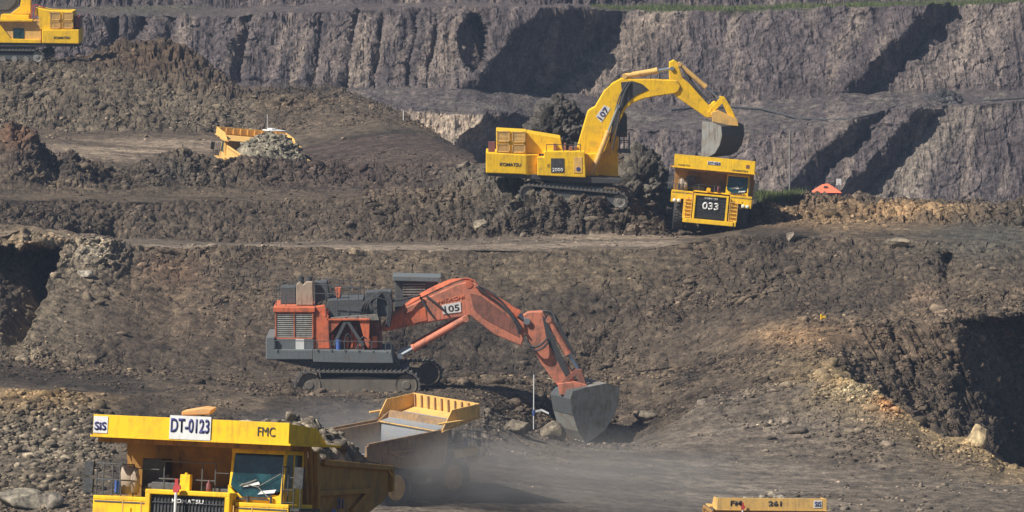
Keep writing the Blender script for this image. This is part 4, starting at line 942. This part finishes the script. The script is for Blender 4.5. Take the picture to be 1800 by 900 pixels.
hoses(e2, [[sd.p3(700,545,-.4+i*.2),sd.p3(740,520-i,-.5+i*.2),sd.p3(790,496-i,-.5+i*.2),sd.p3(820,486+i,-.5+i*.2),sd.p3(836,492,-.5+i*.2)] for i in range(5)], .06, 'orange')
hoses(e2, [[sd.p3(740,518,-.7),sd.p3(752,540,-.8),sd.p3(765,555,-.75)],[sd.p3(750,516,-.7),sd.p3(775,535,-.8),sd.p3(790,552,-.75)],[sd.p3(838,500,-.8),sd.p3(855,512,-.8),sd.p3(885,535,-.75),sd.p3(905,560,-.8),sd.p3(916,585,-.8)],[sd.p3(842,498,-.7),sd.p3(870,514,-.75),sd.p3(895,540,-.75),sd.p3(918,575,-.8)],[sd.p3(922,590,-.7),sd.p3(935,605,-.9),sd.p3(950,604,-.9),sd.p3(964,592,-.6)],[sd.p3(928,596,-.7),sd.p3(940,612,-.9),sd.p3(956,608,-.9),sd.p3(966,598,-.6)]], .07)
b_ = MB(); b_.prism(sd.poly((921,552),(930,546),(956,545),(962,556),(972,590),(992,630),(1008,652),(1012,672),(1004,682),(988,682),(978,672),(955,640),(932,600),(922,575)), -.5, .5)
part('stick', b_, M['orange_pale'], e2, .06)
b_ = MB(); b_.prism(sd.poly((955,552),(962,556),(974,590),(994,632),(1004,655),(996,660),(980,630),(962,592)), -.56, -.5); part('stick_web', b_, M['black'], e2)
for y in (-.35,.35): ram(e2, sd.p3(966,560,y), sd.p3(1022,656,y), .62, .2, M['orange_pale'])
hoses(e2, [[sd.p3(955,546,.1),sd.p3(972,548,0),sd.p3(985,575,-.3),sd.p3(1010,620,-.4)],[sd.p3(955,546,.3),sd.p3(978,555,.1),sd.p3(996,590,-.3),sd.p3(1014,625,-.4)]], .06)
for y in (-.5,.5):
    b_ = MB(); b_.prism(sd.poly((984,676),(990,668),(1014,646),(1020,650),(996,676)), y-.08, y+.08); b_.prism(sd.poly((1014,648),(1024,646),(1032,672),(1026,680),(1020,676)), y-.1, y+.1)
    part('bucket_link', b_, M['rust'], e2, .02)
b_ = MB(); b_.prism(sd.poly((982,672),(1012,668),(1034,674),(1030,690),(986,692)), -.8, .8); part('bucket_bracket', b_, M['orange_pale'], e2, .03)
bucket(e2, sd, [(1016,778),(1000,754),(990,724),(985,696),(990,682),(1020,676),(1056,671),(1080,678),(1080,704),(1070,730),(1052,754)], (1010,680), 2.9, R(24), M['steel'], 6)
crawler(e2, sd, (546,668), 24, (716,668), 23, -3.0, -2.1, fm='caked', rmt='caked'); crawler(e2, sd, (580,664), 24, (752,664), 23, 2.0, 2.9, fm='caked', rmt='caked')
b_ = MB(); b_.prism(sd.poly((560,640),(720,642),(715,665),(570,665)), -2.1, 2.0); c_ = sd.P(640,640); b_.lathe([(-.3,.001),(-.3,1.7),(.3,1.7),(.3,.001)], (c_[0],0,c_[1]), 'z', 28); part('slew_base', b_, M['black'], e2)
# ---- upper left yellow
sd = Side(40, 108, 472)
e3 = empty('excavator', at(40,108,472)); tag(e3, 'yellow excavator cut off by the upper left corner beside a spoil heap', 'excavator', 'mining excavators')
b_ = MB(); b_.prism(sd.poly((78,50),(143,50),(143,75),(78,74)), -2.3, 2.3); cw = part('counterweight', b_, Y_, e3, .06)
c_ = sd.P(113,64); text('lettering', 'KOMATSU', M['ink'], cw, (c_[0],-2.32,c_[1]), 1.4, .22, bold=.03)
b_ = MB(); b_.prism(sd.poly((66,12),(90,17),(132,18),(133,50),(74,50),(72,26),(66,25)), -2.0, 2.0); part('engine_hood', b_, Y_, e3, .05)
for (x0,x1,y0_,y1_) in ((92,110,20,34),(114,132,20,34),(92,110,36,48),(114,132,36,48)): louvre(e3, sd, x0,x1,y0_,y1_, -2.07, 6, M['tan_yellow'], M['tan_yellow'], bars=0, back=M['yellow_dump'])
part('access_door', MB().box(sd.P(135,0)[0],sd.P(143,0)[0],-1.6,1.2,sd.P(0,49)[1],sd.P(0,27)[1]), M['maroon'], e3, .03)
b_ = MB(); b_.prism(sd.poly((-70,34),(76,34),(76,74),(-70,72)), -1.9, 2.2); ms = part('machinery_housing', b_, M['tan_yellow'], e3, .04)
b_ = MB(); b_.prism(sd.poly((-70,34),(4,40),(24,66),(74,68),(76,74),(-70,72)), -2.2, -1.9); b_.prism(sd.poly((-70,30),(62,32),(62,36),(-70,36)), -2.3, -1.6); part('outer_frame', b_, Y_, e3, .03)
a0, a1 = sd.P(27,48), sd.P(46,66); part('window', MB().box(a0[0],a1[0],-1.95,-1.91,a1[1],a0[1]), M['glass'], ms)
part('revolving_frame', MB().prism(sd.poly((-70,72),(142,75),(140,80),(-70,79)), -2.1, 2.1), M['black'], e3)
b_ = MB(); b_.prism(sd.poly((5,24),(54,25),(54,32),(5,32)), -1.6, .9); b_.prism(sd.poly((20,24),(38,10),(44,-40),(58,-60),(56,24)), -.9, -.1); part('boom', b_, Y_, e3, .05)
cb = empty('cab'); cb.parent = e3
part('cab_shell', MB().prism(sd.poly((-20,24),(-20,-16),(36,-16),(34,6),(18,20),(6,24)), .2, 2.2), M['black'], cb, .04)
part('window', MB().prism(sd.poly((-16,18),(-16,-12),(30,-12),(28,4),(16,17)), .14, .19), M['dark'], cb)
railing(e3, [[sd.p3(60,30,-2.1),sd.p3(62,8,-2.1),sd.p3(66,8,-2.1),sd.p3(66,30,-2.1)],[sd.p3(66,14,-2),sd.p3(66,6,-2),sd.p3(84,12,-2)]], .04, 'red')
crawler(e3, sd, (-70,96), 11, (70,97), 11, -2.7, -1.9); crawler(e3, sd, (-60,93), 11, (80,94), 11, 1.9, 2.7)
part('slew_base', MB().prism(sd.poly((-50,78),(60,79),(60,95),(-50,95)), -1.8, 1.8), M['dark'], e3)
# ------------------------------------------------------------------ dark coal-like heap behind 107
def rockheap(px0, px1, pytop, pybase, D, depth, col, seed, label, lumps=()):
    w = (px1-px0)*D/F; h = (pybase-pytop)*D/F; c = at((px0+px1)/2, pybase, D)
    v, f = ico(7); p = v*np.array([w/2, depth, h]); up = np.clip(v[:,2], 0, 1)
    p[:,0] *= 1-.35*up; p[:,1] *= 1-.3*up
    q = p+seed*7.3
    a1 = worley(q[:,0]*.8, q[:,1]*.8, q[:,2]*.8, seed); a2 = worley(q[:,0]*1.9, q[:,1]*1.9, q[:,2]*1.9, seed+3); a3 = worley(q[:,0]*4.2, q[:,1]*4.2, q[:,2]*4.2, seed+6)
    n = fbm(q[:,0]*.35, q[:,1]*.35, q[:,2]*.35, 3, seed)
    d = .6*n+1.0*blk(a1[0],a1[3],a1[2])+.5*blk(a2[0],a2[3],a2[2])+.2*blk(a3[0],a3[3],a3[2])
    p = p+v*(d*min(1.1,h*.4))[:,None]
    me = fast_mesh('rock_heap', p, f, 3); setcol(me, np.array(col)[None]*(.45+.7*a1[2]+.5*a2[2])[:,None])
    o = link('rock_heap', me, M['rock']); o.location = c; return tag(o, label, 'rock heap', 'spoil heaps')
rockheap(918, 1036, 176, 262, 408, 2.8, (.060,.056,.054), 4, 'black blocky rock heap behind the body of excavator 107')
rockheap(1080, 1180, 272, 350, 406, 2.5, (.085,.078,.070), 5, 'dark rubble heap between excavator 107 and truck 033')
rockheap(1620, 1700, 158, 182, 616, 3, (.05,.05,.055), 6, 'low dark heap on the far bench at upper right')
# ------------------------------------------------------------------ poles, shelter and small things
def pole(name, px, pyt, pyb, D, r, mat, label, cat, extra=None):
    o = empty(name, at(px, pyb, D)); tag(o, label, cat); h = (pyb-pyt)*D/F
    part('shaft', MB().tube((0,0,-.6),(.02,0,h),r,8), M[mat], o)
    if extra: extra(o, h)
    return o
def sp_x(o, h):
    part('band', MB().tube((0,0,h*.10),(.0,0,h*.22),.06,8), M['blue'], o); part('tape', MB().add([(0,0,h*.2),(.5,.05,h*.24),(.95,0,h*.16),(.95,0,h*.12),(.5,.05,h*.19),(0,0,h*.15)],[(0,1,4,5),(1,2,3,4)]), M['white'], o)
    b_ = MB(); b_.tube((.01,0,h),(.01,0,h+.15),.06); part('cap', b_, M['dark'], o)
pole('survey_pole', 938, 657, 738, 333, .035, 'white', 'thin white survey pole with blue band left of the grey bucket', 'pole', sp_x)
pole('marker_stake', 709, 194, 224, 452, .04, 'white', 'thin white stake on the brown slope left of excavator 107', 'stake', lambda o,h: part('cap', MB().tube((.02,0,h),(.02,0,h+.1),.06), M['steel'], o))
pole('marker_post', 1443, 552, 576, 354, .06, 'yellow', 'short yellow post above the tan patch on the right slope', 'post', lambda o,h: part('crosspiece', MB().box(-.02,.3,-.03,.03,h*.72,h*.88), M['yellow'], o))
pole('utility_pole', 1388, 231, 330, 590, .10, 'steel', 'thin pale pole against the far wall right of truck 033', 'pole', lambda o,h: part('crossarm', MB().box(-.3,.3,-.03,.03,h-.5,h-.4), M['steel'], o))
sh = empty('shelter', at(1453,381,430)); tag(sh, 'small shelter with an orange peaked roof behind the right hand crest', 'shelter')
k = 430/F
ro = MB(); zt, ze = (381-322)*k, (381-337)*k; ro.add([(-1.15,-1.1,ze),(1.15,-1.1,ze),(1.15,1.1,ze),(-1.15,1.1,ze),(-.35,0,zt-.08),(.1,0,zt),(-.35,.1,zt-.08)], [(0,1,5,4),(1,2,5),(2,3,6,5),(3,0,4,6),(3,2,1,0)])
part('roof', ro, M['roof_orange'], sh)
part('roof_vent', MB().prism([(-.3,zt-.28),(.05,zt-.3),(0,zt-.18),(-.2,zt-.16)], -.62, -.3), M['dark'], sh)
part('wall', MB().box(-.95,.95,-.9,.9,-.4,ze-.02), M['navy'], sh)
for x in (-1.0,1.0): part('post', MB().box(x-.06,x+.06,-1.0,-.9,-.4,ze), M['roof_orange'], sh)
tk = empty('water_pump', at(1491,383,428)); tag(tk, 'small orange pump just right of the orange roofed shelter', 'pump')
b_ = MB(); b_.prism([(-.5,-.4),(.45,-.4),(.5,1.5),(.2,1.75),(-.45,1.65)], -.4, .4); part('casing', b_, M['roof_orange'], tk, .08)
b_ = MB(); b_.tube((-.2,-.45,1.35),(.35,-.45,1.4),.13,10); b_.tube((.1,0,1.6),(.1,0,1.9),.1,8); part('pipe', b_, M['rust'], tk)
lt = empty('sign_board', at(1474,383,432)); tag(lt, 'small grey square sign standing behind the orange roofed shelter', 'sign')
part('post', MB().tube((0,0,-.3),(0,0,2.8),.05,8), M['steel'], lt); part('board', MB().box(-.2,.2,-.03,.03,2.65,3.15), M['white'], lt, .01)
# tall thing: pickup behind the left truck
pk = empty('pickup', at(478,268,446)); tag(pk, 'white pickup mostly hidden behind the load of the upper left truck', 'pickup')
pk.rotation_euler = (0,0,R(25))
b_ = MB(); b_.prism([(-2.4,.5),(2.3,.5),(2.4,1.0),(1.5,1.15),(.9,1.85),(-.5,1.9),(-.7,1.2),(-2.4,1.15)], -.85, .85); part('body', b_, M['white'], pk, .05)
b_ = MB(); b_.prism([(1.4,1.2),(.85,1.8),(-.4,1.84),(-.45,1.2)], -.87, -.855); part('side_window', b_, M['glass'], pk)
for x in (-1.5,1.5):
    for y in (-.8,.8): part('wheel', MB().lathe([(-.1,.001),(-.1,.36),(.1,.36),(.1,.001)], (x,y,.36), 'y', 18), M['rubber'], pk)
part('aerial', MB().tube((-.4,0,1.85),(-.4,0,3.2),.025,6), M['white'], pk)
part('light_bar', MB().box(-.2,.15,-.5,.5,1.88,2.02), M['white'], pk)
# hose line along the far bench
pts = [(1180,196,612),(1240,190,612),(1290,193,612),(1340,197,612),(1400,206,611),(1450,207,611),(1500,213,610),(1540,211,611),(1570,190,616),(1620,180,618),(1700,178,618),(1800,176,618),(1950,172,618)]
hz = MB(); P_ = [ground(a, b, ['low1'])+Vector((0,-.3,.15)) for a, b, _ in pts]
P2 = []
for a, b in zip(P_, P_[1:]): P2 += [a.lerp(b, t/4) for t in range(4)]
hz.path(P2, .13, 7); tag(part('dewatering_pipe', hz, M['black']), 'long black pipe lying along the far bench above the lower wall', 'pipe')
# ------------------------------------------------------------------ grass
def grass(name, mask, n, h, seed):
    r = np.random.default_rng(seed); w = (mask*1.).ravel(); w /= w.sum(); p = V[r.choice(w.size, n, p=w)] + r.normal(size=(n,3))*np.array([.25,.25,.0])
    a = r.uniform(0,6.28,n); hh_ = h*r.uniform(.5,1.3,n); wd = .035*h/.5
    d = np.stack([np.cos(a),np.sin(a),a*0],1)*wd[...,None] if hasattr(wd,'shape') else np.stack([np.cos(a),np.sin(a),a*0],1)*wd
    tip = p+np.stack([r.normal(size=n)*.3*hh_, r.normal(size=n)*.3*hh_, hh_],1)
    Vt = np.stack([p-d,p+d,tip],1).reshape(-1,3); me = fast_mesh(name, Vt, np.arange(3*n).reshape(-1,3), 3)
    tag(link(name, me, M['grass']), None, kind='stuff')
grass('grass', blob(1362,346,42,14,2)*seg('berm','trough')*(PX>1325)*(PX<1425), 6000, .5, 1)
grass('grass', seg('up1')*(PX>1040)*(PX<1800)*(TT>.05)*(TT<.9)*sm(nz2,-.3,.3), 9000, .45, 2)
# ------------------------------------------------------------------ dust and haze
def vol(name, c, r, dens, col, nscale, seed=0):
    bm = bmesh.new(); bmesh.ops.create_icosphere(bm, subdivisions=3, radius=1); me = bpy.data.meshes.new(name); bm.to_mesh(me); bm.free()
    m = bpy.data.materials.new(name); m.use_nodes = True; nt = m.node_tree; nt.nodes.clear()
    out = nt.nodes.new('ShaderNodeOutputMaterial'); pv = nt.nodes.new('ShaderNodeVolumePrincipled'); lk(nt, pv.outputs[0], out.inputs['Volume'])
    pv.inputs['Color'].default_value = (*col,1); pv.inputs['Anisotropy'].default_value = .1
    tc = nt.nodes.new('ShaderNodeTexCoord').outputs['Object']
    ln = nt.nodes.new('ShaderNodeVectorMath'); ln.operation = 'LENGTH'; lk(nt, tc, ln.inputs[0])
    mr = nt.nodes.new('ShaderNodeMapRange'); mr.inputs[1].default_value = .25; mr.inputs[2].default_value = 1; mr.inputs[3].default_value = 1; mr.inputs[4].default_value = 0; mr.interpolation_type = 'SMOOTHSTEP'
    lk(nt, ln.outputs['Value'], mr.inputs[0])
    mp = nt.nodes.new('ShaderNodeMapping'); mp.inputs['Location'].default_value = (seed,seed*2,0); lk(nt, tc, mp.inputs[0])
    nz_ = ramp(nt, noi(nt, mp.outputs[0], nscale, 3, .6), .36, .66)
    m1 = nt.nodes.new('ShaderNodeMath'); m1.operation = 'MULTIPLY'; lk(nt, mr.outputs[0], m1.inputs[0]); lk(nt, nz_, m1.inputs[1])
    m2 = nt.nodes.new('ShaderNodeMath'); m2.operation = 'MULTIPLY'; lk(nt, m1.outputs[0], m2.inputs[0]); m2.inputs[1].default_value = dens
    lk(nt, m2.outputs[0], pv.inputs['Density'])
    o = link(name, me, m); o.location = c; o.scale = r; return tag(o, None, kind='stuff')
vol('dust_cloud', at(740,822,298), (8.5,4.5,3.1), .5, (.62,.59,.57), 1.6)
vol('dust_cloud', at(960,850,300), (18,7,3.8), .2, (.66,.62,.58), 2.0, 3)
vol('dust_cloud', at(600,790,305), (9,4.5,3.4), .42, (.62,.60,.60), 1.8, 5)
hb_ = MB(); hb_.box(-330,330,-40,720,-95,12)
hm = bpy.data.materials.new('haze_air'); hm.use_nodes = True; nt = hm.node_tree; nt.nodes.clear()
out = nt.nodes.new('ShaderNodeOutputMaterial'); pv = nt.nodes.new('ShaderNodeVolumePrincipled'); lk(nt, pv.outputs[0], out.inputs['Volume'])
pv.inputs['Color'].default_value = (.55,.70,1,1); pv.inputs['Density'].default_value = .00016; pv.inputs['Anisotropy'].default_value = .1
HAZE = tag(part('haze', hb_, hm), None, kind='stuff')
# ------------------------------------------------------------------ light, sky, camera
W_ = bpy.data.worlds.new('World'); S.world = W_; W_.use_nodes = True; nt = W_.node_tree
sky = nt.nodes.new('ShaderNodeTexSky'); sky.sky_type = 'NISHITA'; sky.sun_disc = False
az = R(62); el_ = R(46)
to = Vector((-math.sin(az)*math.cos(el_), -math.cos(az)*math.cos(el_), math.sin(el_)))
sky.sun_elevation = el_; sky.sun_rotation = math.atan2(to.x, to.y) % (2*math.pi)
lk(nt, sky.outputs[0], nt.nodes['Background'].inputs[0]); nt.nodes['Background'].inputs[1].default_value = .05
sl2 = bpy.data.lights.new('sun', 'SUN'); sl2.energy = 5.0; sl2.angle = R(.5); sl2.color = (1,.95,.86)
so = bpy.data.objects.new('sun', sl2); COL.objects.link(so); so.rotation_euler = (-to).to_track_quat('-Z','Y').to_euler()
cam = bpy.data.cameras.new('camera'); co = bpy.data.objects.new('camera', cam); COL.objects.link(co)
cam.sensor_width = 36; cam.lens = 36*F/1800; cam.clip_start = 1; cam.clip_end = 20000
co.rotation_euler = (math.pi/2-PITCH, 0, 0); S.camera = co
S.view_settings.view_transform = 'Standard'; S.view_settings.look = 'None'; S.view_settings.exposure = .3; S.view_settings.gamma = 1
S.render.engine = 'CYCLES'; S.cycles.volume_step_rate = 2; S.cycles.volume_max_steps = 128; S.cycles.max_bounces = 5
